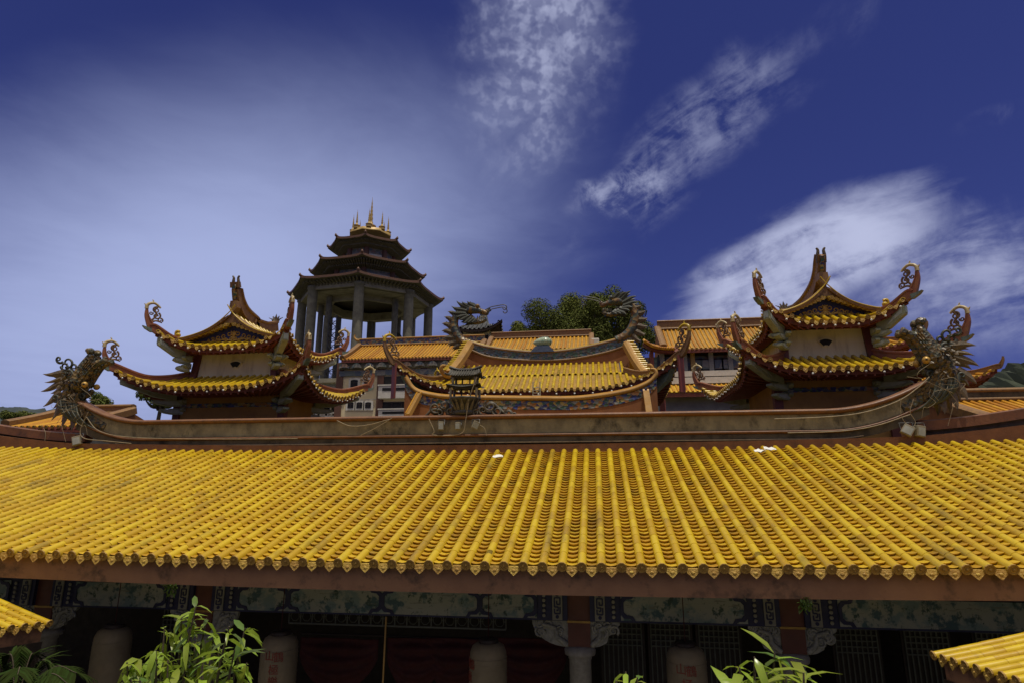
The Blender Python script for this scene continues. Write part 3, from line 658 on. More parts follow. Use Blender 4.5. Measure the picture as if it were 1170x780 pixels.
def carve(o, x, z, sg, W, H, rnd):
    """fretted corner bracket with curling foliage, in the angle of column and beam"""
    pts = [(0, 0), (W, 0), (W*1.0, -H*.12), (W*.82, -H*.3), (W*.80, -H*.45), (W*.6, -H*.55), (W*.55, -H*.8), (W*.3, -H*.95), (0, -H)] if not rnd else \
          [(0, 0), (W, 0)]+[(W*math.cos(a), -H*math.sin(a)) for a in [i*pi/2/9 for i in range(1, 9)]]+[(0, -H)]
    k = MB().prism([(sg*a, b) for a, b in pts], (x, YB+.12, z), (1, 0, 0), (0, 0, 1), .07).build('corner_bracket', 'stonecarve' if rnd else 'stonecarve', o)
    s = MB(); q = random.Random(int(x*100)+3)
    for i in range(9):
        a = q.uniform(.18, .85)*W; b_ = -q.uniform(.12, .8)*H*(1-a/W*.55); rr = q.uniform(.05, .10); th0 = q.uniform(0, 6)
        s.tube([V((x+sg*a+rr*(1-.7*t/14)*math.cos(th0+t*.55), YB+.075, z+b_+rr*(1-.7*t/14)*math.sin(th0+t*.55))) for t in range(15)], taper(15, .024, .014), 5)
    s.tube(spline([(x+sg*.02, YB+.07, z-H*.9), (x+sg*W*.3, YB+.05, z-H*.6), (x+sg*W*.35, YB+.06, z-H*.3), (x+sg*W*.7, YB+.06, z-.06)], 5), taper(16, .05, .03), 6)
    s.build('carved_relief', 'stonecarve', k)
seed = 1
for a, b_ in zip(cols[:-1], cols[1:]):
    xa, xb = a+.19, b_-.19; seed += 1
    bm_ = MB().box(xa, xb, YB-.02, YB+.3, ZBB-.035, ZBT+.035).build('painted_beam', 'navy', hall)
    pa = painting('landscape_painting', seed)
    fx0, fx1 = xa+.52, xb-.52
    MB().box(fx0, fx1, YB-.045, YB-.03, ZBB, ZBT).build('painted_panel', pa, bm_)
    # cartouche frames: dark strapwork at the panel ends and joints
    H = ZBT-ZBB; marks = [fx0, fx1] if xb-xa < 5 else [fx0, lerp(fx0, fx1, .18), lerp(fx0, fx1, .50), lerp(fx0, fx1, .82), fx1]
    if a > 3: marks = [fx0, lerp(fx0, fx1, .55), fx1]
    for mx in marks:
        fr = MB()
        for s in (-1, 1):
            if mx+s*.1 < fx0-.05 or mx+s*.1 > fx1+.05: continue
            w2 = .05
            for vz in (-1, 1):
                fr.prism([(0, 0), (s*w2, 0), (s*w2, vz*H*.18), (s*(w2+.05), vz*H*.30), (s*(w2+.15), vz*H*.33), (s*(w2+.19), vz*H*.5), (s*(w2+.13), vz*H*.5), (s*(w2+.10), vz*H*.43), (s*(w2+.0), vz*H*.42), (0, vz*H*.30)],
                         (mx, YB-.05, (ZBB+ZBT)/2), (1, 0, 0), (0, 0, 1), .02)
        fr.build('cartouche_frame', 'navy', bm_)
    for xx in (xa+.17, xb-.17):
        pl = MB().box(xx-.085, xx+.085, YB-.05, YB-.025, ZBB-.02, ZBT+.02).build('key_plaque', 'keywhite', bm_)
        mm = MB(); meander(mm, xx, ZBB, ZBT, .16); mm.build('key_pattern', 'navy', pl)
    dd = MB()
    for xx in (xa+.40, xb-.40):
        for q in range(5): dd.lathe([(.03, 0), (.03, .012), (.018, .012)], (xx, YB-.045, lerp(ZBB+.05, ZBT-.05, q/4)), 8, axis=(0, -1, 0))
    dd.build('bead_border', 'keywhite', bm_)
    rnd = xb-xa > 5 and a < 2
    carve(hall, xa, ZBB-.045, 1, .5, .42, rnd); carve(hall, xb, ZBB-.045, -1, .62 if rnd else .5, .42, rnd)
    # upper tie beam and lattice transom
    MB().box(xa, xb, YB+.1, YB+.3, 4.36, 4.75).build('tie_beam', 'darkwood', hall)
    # fretwork transom under the beam of the middle bay
    if rnd:
        x0, x1 = -5.9, -1.75; z0, z1 = 3.56, 3.81; t = MB(); n = 18; wd = (x1-x0)/n
        for zc in (z0, z1): t.box(x0, x1, YB+.5, YB+.53, zc-.015, zc+.015)
        for q in range(n+1): t.box(x0+q*wd-.01, x0+q*wd+.01, YB+.503, YB+.527, z0, z1)
        for q in range(n):
            cx_ = x0+(q+.5)*wd; cz_ = (z0+z1)/2
            t.tube([(cx_+wd*.36*math.cos(k*pi/4+pi/8), YB+.515, cz_+.085*math.sin(k*pi/4+pi/8)) for k in range(9)], .009, 4, False)
            for s in (-1, 1): t.bar((cx_+s*wd*.36, YB+.515, cz_), (cx_+s*wd*.5, YB+.515, cz_), .012, .012)
        t.build('fretwork_transom', 'latt', hall)
# back wall with lattice doors
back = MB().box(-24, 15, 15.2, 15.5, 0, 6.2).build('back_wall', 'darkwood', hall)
for cxx in (-12.4, -9.0, .35, 1.25, 2.15, 4.6, 5.8, 7.0, 8.2):
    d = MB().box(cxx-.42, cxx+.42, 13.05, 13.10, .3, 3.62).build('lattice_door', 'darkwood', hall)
    t = MB()
    for q in range(9): t.box(cxx-.36+q*.09-.012, cxx-.36+q*.09+.012, 13.02, 13.04, 1.3, 3.5)
    for zc in (1.3, 1.45, 2.4, 3.1, 3.2, 3.3, 3.4, 3.5): t.box(cxx-.37, cxx+.37, 13.018, 13.042, zc-.012, zc+.012)
    t.build('door_lattice', 'latt', d)
MB().box(-24, 15, 10.4, 15.2, .03, .30).build('floor_slab', 'paving', hall)
for x in (-24, 14.6): MB().box(x, x+.4, 10.4, 15.2, .3, 6).build('end_wall', 'darkwood', hall)
# gold painted flashes and ivy under the board
for px, py in ((520, 671), (462, 669)):
    p = at(px, py, 11.0); s = MB()
    for sg in (-1, 1): s.prism([(0, .05), (sg*.1, .03), (sg*.2, -.03), (sg*.12, -.03)], p, (1, 0, 0), (0, 0, 1), .03)
    s.build('gold_ornament', 'gold', hall)
def tuft(px, py, label):
    p = at(px, py, 9.52); s = MB()
    for i in range(46):
        d = V((R.uniform(-1, 1), R.uniform(-1, -.1), R.uniform(-1, .3))).normalized(); o = p+V((R.uniform(-.09, .09), R.uniform(-.02, .02), R.uniform(-.14, .04)))
        s.leaf(o, d, (0, 0, 1), R.uniform(.05, .10), .035)
    return tag(s.build('weed_tuft', 'leaf_dk', None, p), label, 'weed')
tuft(196, 668, 'small weed tuft under the brown eave board above the large leafy bush')
tuft(921, 684, 'small weed tuft growing under the eave board near the right column')
# ---- lanterns
def lantern(x, y, ztop, label, chars, face):
    r = .30; t = thing('paper_lantern', label, 'lantern', (x, y, ztop-1.75), 'paper lanterns under the eave')
    p = MB().lathe([(.14, 0), (.2, -.01), (.26, -.05), (.295, -.14), (.305, -.3), (.305, -1.1), (.295, -1.3), (.25, -1.42), (.16, -1.46)], (x, y, ztop), 28).build('lantern_body', 'paper', t)
    ring = MB()
    for k in range(1, 15): ring.lathe([(.304, -.004), (.309, 0), (.304, .004)], (x, y, ztop-.14-k*.075), 28)
    ring.build('hoops', 'paper', p)
    MB().lathe([(.15, -.02), (.16, .0), (.16, .05), (.13, .06)], (x, y, ztop), 20).build('top_ring', 'darkwood', t)
    MB().lathe([(.15, -.06), (.17, -.03), (.17, .03), (.15, .04)], (x, y, ztop-1.47), 20).build('bottom_ring', 'darkwood', t)
    s = MB(); s.tube([(x, y, ztop+.05), (x, y, 4.72)], .008, 5)
    for a in range(8): s.tube([(x+.12*math.cos(a*pi/4), y+.12*math.sin(a*pi/4), ztop-1.5), (x+.13*math.cos(a*pi/4), y+.13*math.sin(a*pi/4), ztop-1.74)], .012, 4)
    s.build('cord_and_tassel', 'curtain', t)
    if chars: wave_text(chars, V((x, y, ztop)), .305, face, .17, p)
    return t
txt = [('鶴', .22, -.30), ('山', -.28, -.28), ('極', .0, -.49), ('樂', .0, -.67), ('禪', .0, -.85), ('寺', 0, -1.03)]
def fac(x, y): return math.atan2(-x, y)*-1
for px, py, lab, ch, rot in ((131, 716, 'plain dim paper lantern left of the large leafy bush, no writing in view', None, 0),
                             (321, 724, 'paper lantern with brown Chinese characters just right of the large leafy bush', txt, -.25),
                             (558, 733, 'paper lantern turned so its red characters wrap round its left edge, beside the red curtains', txt, -1.25),
                             (783, 737, 'paper lantern with red characters hanging before the lattice doors', txt, .0)):
    p = at(px, py, 10.75); lantern(p.x, p.y, p.z, lab, ch, -math.atan2(p.x, p.y)*-1*-1+rot if False else math.atan2(-p.x, p.y)+rot)
# ---- curtains
def curtain(px, wpx, label, k):
    p = at(px, 722, 12.2); wd = wpx/56; s = MB()
    def fn(a, b):
        x = p.x-wd/2+wd*a; sag = math.sin(pi*a)
        drop = .12+.95*b*(.35+.65*sag**.7)
        return V((x, 12.2-.10*sag*math.sin(b*pi*.9)-.03*math.sin(b*26+sag*3)*sag, p.z+.02-drop))
    s.grid(24, 40, fn); o = s.build('red_curtain', 'curtain', None, (p.x, 12.2, p.z-1.1)); tag(o, label, 'curtain', 'red swag curtains in the hall')
    md = o.modifiers.new('thick', 'SOLIDIFY'); md.thickness = .012
curtain(388, 88, 'red swagged curtain between the bamboo pole and the lantern with brown characters', 0)
curtain(475, 62, 'red swagged curtain just right of the bamboo pole', 1)
curtain(520, 62, 'red swagged curtain behind the lantern with characters on its left edge', 2)
curtain(606, 74, 'red swagged curtain under the carved bracket left of the red column', 3)
rail = MB().tube([(at(345, 722, 12.22).x, 12.24, at(345, 722, 12.2).z-.02), (at(645, 722, 12.22).x, 12.24, at(345, 722, 12.2).z-.02)], .02, 6)
rail.build('curtain_rail', 'darkwood', hall)
p = at(440, 704, 11.0)
tag(MB().tube([(p.x, 11.0, .3), (p.x+.02, 11.0, p.z)], .016, 7).build('bamboo_pole', 'bamboo', None, (p.x, 11.0, .3)), 'thin yellow bamboo pole standing upright in front of the red curtains', 'pole')
# ---- side galleries
def gallery(label, P0, az, dsl, bsl, sg, n0, n1, ln):
    t = thing('gallery_roof', label, 'gallery roof', (P0.x+sg*1.5, P0.y, 0))
    d = V((math.sin(az), math.cos(az), dsl)); bb = V((sg*math.cos(az), -sg*math.sin(az), bsl)); q = .2
    P = lambda u, v: P0+d*u+bb*(v*ln)+V((0, 0, -.05-.06*math.sin(pi*v)))
    us = [q*i for i in range(n0, n1)]
    rf = MB().grid(8, 4, lambda a, b: P(lerp(us[0], us[-1], a), b)-V((0, 0, .01))).build('roof', 'mortar', t)
    c = MB(); cover_rows(c, P, us, lambda u: 1, lambda u: ln*1.05, .05, .27, seg=8, jit=.004); c.build('cover_tiles', 'glaze', rf, recalc=False)
    c = MB(); channel_rows(c, P, us, lambda u: 1, lambda u: ln*1.05, .7, .13, depth=.02, lip=.02); c.build('channel_tiles', 'glaze_in', rf, recalc=False)
    c = MB(); e = MB(); end_caps(c, e, P, us, .052, q, .10); c.build('eave_end_tiles', 'cap', rf); e.build('drip_tiles', 'drip', rf)
    a, b = P(us[0], 0), P(us[-1], 0)
    MB().bar(a+V((sg*.07, 0, -.16)), b+V((sg*.07, 0, -.16)), .05, .24).build('fascia', 'fascia', t)
    MB().bar(a+V((sg*.1, 0, -.5)), b+V((sg*.1, 0, -.5)), .16, .5).build('eave_beam', 'darkwood', t)
    for k in (.12, .5, .88): 
        p = a.lerp(b, k)+V((sg*.35, 0, 0)); MB().lathe([(.13, 0), (.12, p.z-.3)], (p.x, p.y, 0), 14).build('gallery_column', 'colred', t)
    top = [P(us[0], 1), P(us[-1], 1)]
    MB().sweep(top, [(-.12, -.05), (.12, -.05), (.1, .14), (-.1, .14)]).build('ridge', 'brown', t)
    MB().add([top[0], top[1], top[1]+V((sg*ln, 0, -bsl*ln)), top[0]+V((sg*ln, 0, -bsl*ln))], [(0, 1, 2, 3)]).build('rear_roof', 'mortar', t)
    p = top[0]; MB().box(min(p.x-.1, p.x+.1), p.x+.15, min(us)+P0.y, max(us)+P0.y, 0, min(top[0].z, top[1].z)-.1).build('wall', 'darkwood', t)
gallery('small gallery roof with bright shining barrel tiles at the bottom right corner', V((4.2, 7.73, 4.13)), -.09, -.072, .256, 1, -12, 7, 3.2)
gallery('small gallery roof of yellow barrel tiles at the bottom left corner', V((-8.59, 8.53, 4.09)), .104, -.084, .307, -1, -14, 4, 3.2)
# ------------------------------------------------------------------ bell and drum towers
def tower(label, cx, sx, Yw, zz, lowW, lowdep, dp):
    zle, zlc, zue, zuc, zap, zh = zz     # lower eave / corner, upper eave / corner, ridge, horn tip heights
    t = thing('corner_tower', label, 'tower', (cx, Yw+1.5, 0), 'twin roof towers behind the ridge')
    up = V((0, 0, 1)); X = V((1, 0, 0)); Y = V((0, 1, 0))
    hw = 1.12*sx                          # upper storey
    # lower storey
    lw = 1.62*sx
    MB().box(cx-lw, cx+lw, Yw-.15, Yw+dp+.3, 0, zle+.05).build('lower_wall', 'ochre', t)
    fz = MB(); fz.box(cx-lw-.03, cx+lw+.03, Yw-.19, Yw-.15, zle-.48, zle-.34); fz.build('frieze_band', 'frieze', t)
    fz = MB(); fz.box(cx-lw-.02, cx+lw+.02, Yw-.185, Yw-.15, zle-.08, zle+.0); fz.build('frieze_band', 'panel_dk', t)
    for s in (-1, 1): MB().box(cx+s*lw-.12, cx+s*lw+.12, Yw-.24, Yw+.02, 0, zle+.0).build('corner_post', 'redpost', t)
    # upper storey, battered
    zb = zle+.42
    b = .09*sx
    MB().add([V((cx+i*(hw+b*(1-k)), Yw+(-.0-b*(1-k) if j < 0 else dp), lerp(zb-.5, zue+.12, k))) for k in (0, 1) for i in (-1, 1) for j in (-1, 1)],
             [(0, 1, 3, 2), (4, 6, 7, 5), (0, 4, 5, 1), (2, 3, 7, 6), (0, 2, 6, 4), (1, 5, 7, 3)]).build('upper_wall', 'towerwall', t)
    MB().box(cx-hw-b*1.1-.03, cx+hw+b*1.1+.03, Yw-b-.07, Yw-b+.05, zb-.2, zb+.06).build('wall_base_course', 'white', t)
    for s in (-1, 1):
        MB().bar((cx+s*(hw+b+.10), Yw-b-.02, zb-.3), (cx+s*(hw+.10), Yw-.0, zue+.1), .22, .22, up=(0, 1, 0)).build('corner_post', 'redpost', t)
        MB().bar((cx+s*(hw+.12), Yw+dp, zb-.3), (cx+s*(hw+.10), Yw+dp, zue+.1), .2, .2, up=(0, 1, 0)).build('corner_post', 'redpost', t)
    # fan-shaped vent
    zc = lerp(zb, zue, .62); fan = lambda r0, r1, a: [(r1*math.sin(x), r1*math.cos(x)) for x in [lerp(-a, a, i/8) for i in range(9)]]+[(r0*math.sin(x), r0*math.cos(x)) for x in [lerp(a, -a, i/8) for i in range(9)]]
    q = MB().prism(fan(.10, .36, .72), (cx, Yw-.055, zc-.24), X, up, .06).build('fan_vent', 'towerwall', t)
    MB().prism(fan(.13, .32, .66), (cx, Yw-.07, zc-.24), X, up, .06).build('vent_opening', 'black', q)
    MB().box(cx-hw-.25, cx+hw+.25, Yw-.1, Yw+dp+.1, zue-.02, zue+.16).build('wall_plate', 'darkwood', t)
    for nm, (x0, x1, y0, y1), dep, ze_, zc_, rise, lc in (
            ('upper_roof', (cx-1.84*sx, cx+1.84*sx, Yw-.95, Yw+dp+.95), .56*min(sx, 1.15), zue, zuc, .30, 1.4*sx),
            ('lower_roof', (cx-lowW, cx+lowW, Yw-1.45, Yw+lowdep), 1.45, zle, zlc, .62, 1.9*sx)):
        S = Skirt(x0, x1, y0, y1, dep, ze_, rise, zc_-ze_, .24, lc, 2.1, .2)
        cov, cha, cap, drp, fas, sof, rib = (MB() for _ in range(7))
        skirt_meshes(S, (0, 1, 3), .255, .068, cov, cha, cap, drp, fas, sof, rib, fh=.15, tile=.3, detail=True, drop=.12)
        skirt_meshes(S, (2,), .255, .068, cov, cha, cap, drp, fas, sof, rib, fh=.15, tile=.6, drop=.12)
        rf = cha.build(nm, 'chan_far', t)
        cov.build('cover_tiles', 'glaze', rf, recalc=False); cap.build('eave_end_tiles', 'cap', rf); drp.build('drip_tiles', 'drip', rf)
        fas.build('eave_board', 'fascia_red', rf); sof.build('soffit', 'redwood', rf); rib.build('rafters', 'redwood', rf)
        # flat top filling behind the skirt
        MB().add([(x0+dep, y0+dep, ze_+rise-.02), (x1-dep, y0+dep, ze_+rise-.02), (x1-dep, y1-dep, ze_+rise-.02), (x0+dep, y1-dep, ze_+rise-.02)], [(0, 1, 2, 3)]).build('roof_deck', 'mortar', rf)
        for k in range(4):
            hp = S.hip(k, 9)
            horn(t, hp, .74 if nm == 'upper_roof' else .72, .32, .17, .30, 'scroll_dark' if False else 'redhorn', k=1.15)
            e = hp[-1]; dr = (hp[-1]-hp[-4]); dr.z = 0; dr.normalize()
            # leaf-like green tile at the corner tip, cloud brackets under it
            g_ = MB().prism([(-.12, -.05), (.1, -.07), (.28, .03), (.36, .12), (.2, .08), (0, .06)], e+dr*.02+up*.02, dr, up, .16).build('corner_leaf_tile', 'verdi', t)
            c0 = V((x0+dep if k in (0, 3) else x1-dep, y0+dep if k in (0, 1) else y1-dep, 0))
            A, B = MB(), MB()
            reach = (e-c0); reach.z = 0; reach = reach.length
            for lv, (ll, zz_, H) in enumerate(((reach*.88, zc_-.58, .42), (reach*.46, ze_-.44, .30), (reach*.36, ze_-.72, .28))):
                o_ = V((c0.x, c0.y, zz_))
                if lv == 0:
                    A.prism([(reach*.15, -.30), (reach*.45, -.22), (ll, .12), (ll, .40), (reach*.55, .12), (reach*.15, .0)], o_, dr, up, .20)
                    B.prism([(reach*.42, -.13), (ll*.93, .15), (ll*.95, .31), (reach*.55, .04)], o_, dr, up, .23)
                    B.obox(o_+dr*(ll+.01)+up*.26, dr*.012, dr.cross(up)*.07, up*.10)
                else: cloud_bracket(A, B, o_, dr, ll, H, .18)
            br = A.build('corner_bracket', 'bracket', t); B.build('bracket_panel', 'bracket_in', br)
            for s_ in (0, 1):            # smaller wall brackets each side of the post
                dd = V((1 if k in (0, 3) else -1, 0, 0)) if s_ == 0 else V((0, -1 if k in (0, 1) else 1, 0))
                if k in (0, 1):
                    A, B = MB(), MB(); b0 = V((c0.x, c0.y, ze_-.36)) if s_ else V((c0.x+(-.1 if k == 0 else .1), c0.y-.02, ze_-.36))
                    cloud_bracket(A, B, b0, V((0, -1, 0)) if s_ else V((-1 if k == 0 else 1, 0, 0)), .40, .26, .14)
                    cloud_bracket(A, B, b0-up*.26, V((0, -1, 0)) if s_ else V((-1 if k == 0 else 1, 0, 0)), .30, .22, .13)
                    br = A.build('wall_bracket', 'bracket', t); B.build('bracket_panel', 'bracket_in', br)
        # strings of bulbs along front and inner side
        P, L, vm = S.side(0)
        for i in range(11):
            p = P(L*(i+.6)/11.2, 0); bulb(t, p+V((0, -.05, -.10-.04*(i % 2))))
        P, L, vm = S.side(3 if cx > 0 else 1)
        for i in range(26):
            p = P(L*(i+.5)/26, 0); bulb(t, p+V((-.05 if cx > 0 else .05, 0, -.08-.04*(i % 2))), .03)
        if nm == 'upper_roof': US = S
    # gable roof on top
    zg = zue+.30; gw = (1.84*sx-.56*min(sx, 1.15))*1.06; yf = Yw-.52; yb = Yw+dp+.35; yg = yf+.20
    ht = zap-zg
    pf = lambda v: (.10+(ht-.10)*(.42*max(0, v)+.58*max(0, v)**2.8))/ht        # top of the verge, sweeping up to the horn
    tf = lambda v: (.03+ht*.56*v)/ht                                         # row of verge tiles
    for s in (-1, 1):
        def PG(u, v, s=s): return V((cx+s*gw*(1-v), u, zg+ht*pf(v)-.05))
        us = arange(yf+.1, yb, .24)
        r_ = MB().grid(12, 8, lambda a, b_: PG(lerp(yf, yb, a), b_)).build('gable_slope', 'glaze_in', t)
        c = MB(); cover_rows(c, PG, us, lambda u: 1, lambda u: math.hypot(gw, ht), .066, .3, seg=6); c.build('cover_tiles', 'glaze', r_, recalc=False)
        # verge: little tiles hanging over the gable, and the ridge running down the slope
        vt, vc = MB(), MB(); nv = 10
        for i in range(nv):
            v = (i+.35)/nv*.96; p = V((cx+s*gw*(1-v), yf-.12, zg+ht*tf(v)+.03)); 
            vt.tube([p, p+V((0, .36, .05))], .062, 8)
            vc.lathe([(.066, 0), (.066, .02), (.05, .02), (.045, .012)], p, 10, axis=(0, -1, 0)); vc.ball(p+V((0, -.014, 0)), .02, 6, 4)
            v2 = v+.43/nv; q = V((cx+s*gw*(1-v2), yf-.1, zg+ht*tf(v2)+.02))
            vt.prism([(-.06, .05), (.06, .05), (.065, 0), (0, -.085), (-.065, 0)], q, X, up, .02)
        vv = vt.build('verge_tiles', 'glaze', t); vc.build('verge_tile_ends', 'drip', vv)
        tp = [(s*gw*(1-v), ht*pf(v)) for v in [i/14 for i in range(15)]]+[(s*.15, ht+.22), (s*.13, ht+.45)]; bt = [(s*gw*(1-v), ht*tf(v)+.05) for v in [i/14 for i in range(14, -1, -1)]]
        bt = [(0, ht+.45), (0, ht*tf(1)+.05)]+bt[1:]
        MB().prism(tp+bt, (cx, yf+.06, zg), X, up, .26).build('descending_ridge', 'ridgebrown', t)
        path = [V((cx+a_, yf-.02, zg+b_)) for a_, b_ in tp[:-1]]; lo = path[0]; ext = [lo+V((s*.30, -.05, -.03)), lo+V((s*.14, -.02, -.02))]; path = ext+path
        MB().sweep(path, [(-.17, -.05), (.17, -.05), (.19, .03), (.08, .09), (-.08, .09), (-.19, .03)], [(1, 1)]*(len(path)-4)+[(.8, .8), (.6, .7), (.5, .6), (.4, .5)], up=(0, 0, 1)).build('ridge_coping', 'ridgebrown', t)
        MB().tube([p+V((0, -.16, .05)) for p in path], taper(len(path), .028, .02), 6).build('ridge_bead', 'glaze', t)
        k = MB().ball(ext[0]+V((0, 0, .2)), .085, 8, 6); k.tube(spline([ext[0]+V((0, 0, .1)), ext[0]+V((s*.1, 0, .2)), ext[0]+V((s*.08, 0, .34)), ext[0]+V((-s*.03, 0, .32))], 4), .05, 6); k.build('ridge_curl', 'glaze', t)
    gp = [(-gw*.98, -.02), (gw*.98, -.02), (gw*.5, ht*tf(.5)+.1), (0, ht*tf(1)+.12), (-gw*.5, ht*tf(.5)+.1)]
    gb = MB().prism(gp, (cx, yg, zg), X, up, .08).build('gable', 'bluepanel', t)
    MB().prism([(-gw*.95, 0), (gw*.95, 0), (0, ht*.9)], (cx, yb-.3, zg), X, up, .08).build('rear_gable', 'bluepanel', t)
    s_ = MB()
    def sp(cx_, cz_, r0, a0, tn, sg):
        s_.tube([V((cx+cx_+sg*r0*(1-.72*i/16)*math.cos(a0+tn*i/16*6.28), yg-.05, zg+cz_+r0*(1-.72*i/16)*math.sin(a0+tn*i/16*6.28))) for i in range(17)], taper(17, .028, .018), 5)
    for sg in (-1, 1):
        for a_, b_, r_ in ((.13, .30, .10), (.30, .21, .10), (.46, .15, .085), (.62, .11, .065), (.22, .10, .07), (.40, .07, .05), (.76, .07, .045), (.08, .12, .06)):
            sp(sg*a_*gw/1.35, .02+b_*ht*.95, r_, 1.0+a_*9, 1.15, sg)
        s_.tube(spline([(cx+sg*.02, yg-.05, zg+.06), (cx+sg*gw*.25, yg-.05, zg+.10), (cx+sg*gw*.5, yg-.05, zg+.05), (cx+sg*gw*.72, yg-.05, zg+.05)], 5), taper(16, .04, .02), 5)
    s_.ball((cx, yg-.05, zg+ht*.30), .09, 8, 6, sq=(1, .4, 1.2)); s_.ball((cx, yg-.05, zg+ht*.14), .07, 8, 6, sq=(1.3, .4, 1))
    s_.build('gold_relief', 'gold', gb)
    # main ridge and its horns
    zr = zap+.02
    pts = [(cx, yb+.1, zr+.25), (cx, yb-.6, zr+.02), (cx, (yf+yb)/2, zr-.06), (cx, yf+1.3, zr+.0), (cx, yf+.62, zr+.16), (cx, yf+.24, zr+.46), (cx, yf+.06, zr+.80), (cx, yf-.06, zh-.08)]
    path = spline(pts, 7); m = len(path)
    sc_ = [(1, 1) if i < m-22 else (lerp(1, .86, (i-m+22)/21), lerp(1, .55, (i-m+22)/21)) for i in range(m)]
    rd = MB().sweep(path, [(-.14, -.18), (.14, -.18), (.14, .12), (.19, .15), (.19, .22), (-.19, .22), (-.19, .15), (-.14, .12)], sc_, up=(0, -.35, 1)).build('main_ridge', 'ridgebrown', t)
    h = path[-1]; k = MB()
    for s in (-1, 1): k.tube(spline([h+V((s*.09, .05, -.25)), h+V((s*.10, .0, -.02)), h+V((s*.085, -.02, .14)), h+V((s*.13, -.03, .22))], 4), taper(13, .07, .03), 6)
    k.build('horn_fork', 'dragon_fin', rd)
    k = MB()
    for i in range(4): 
        p = path[m-20+i*5]; k.ball(p+V((0, -.14, .0)), .085, 8, 6, sq=(1, .5, 1.1))
    k.tube([p+V((0, -.15, -.02)) for p in path[m-20:m-2]], .05, 6)
    k.build('horn_mosaic', 'frieze', rd)
    e = V((cx, yb+.1, zr+.3)); k = MB()
    for i in range(5): k.leaf(e, V((-.6+.3*i, 0, 1)), (0, -1, 0), .5-.07*abs(i-2), .13, .05)
    for i in range(5): k.tube(spline([e, e+V((-.12+.06*i, 0, .22)), e+V((-.3+.15*i, 0, .42-.05*abs(i-2)))], 3), taper(7, .05, .012), 5)
    k.build('rear_ridge_finial', 'dragon_fin', rd)
    return t
M['redhorn'] = mat('red_brown_horn', (.26, .075, .032), (.20, .075, .03), 6, .5, dirt=(.36, .20, .05), dscale=5, damt=.5)
M['ridgebrown'] = mat('brown_gold_ridge', (.25, .135, .04), (.18, .085, .032), 6, .5, bump=.3, bscale=24, dirt=(.10, .05, .025), dscale=4, damt=.6)
tower('left hand roof tower, seen past its right flank, beside the tall dark pagoda', -12.75, 1.22, 20, (9.30, 9.95, 10.80, 11.38, 12.12, 13.36), 3.2, 3.4, 1.9)
tower('right hand roof tower, seen past its left flank, in front of the white cloud bank', 7.2, 1.0, 20, (9.42, 10.05, 10.95, 11.52, 12.20, 13.32), 2.7, 5.4, 3.2)
# ------------------------------------------------------------------ dragons
def flame(mb, a, b, w_, bend, thick, nrm, mi=0):
    """curved, pointed fin between two points"""
    a = V(a); b = V(b); d = b-a; L = d.length; d.normalize(); n = V(nrm).normalized(); s = d.cross(n).normalized()
    k = 7; up_, lo = [], []
    for i in range(k+1):
        t = i/k; c = a+d*L*t+s*bend*L*math.sin(pi*t*.9)*t; ww = w_*(1-t)**.7*(1+.5*math.sin(pi*t))
        up_.append(c+s*ww); lo.append(c-s*ww)
    mid_ = [(p+q)/2+n*thick*(1-i/k*.8) for i, (p, q) in enumerate(zip(up_, lo))]; back = [(p+q)/2-n*thick*(1-i/k*.8) for i, (p, q) in enumerate(zip(up_, lo))]
    m = k+1
    mb.add(up_+mid_+lo+back, [(j*m+i, j*m+i+1, ((j+1) % 4)*m+i+1, ((j+1) % 4)*m+i) for j in range(4) for i in range(k)]+[(0, m, 2*m, 3*m)], False, mi)
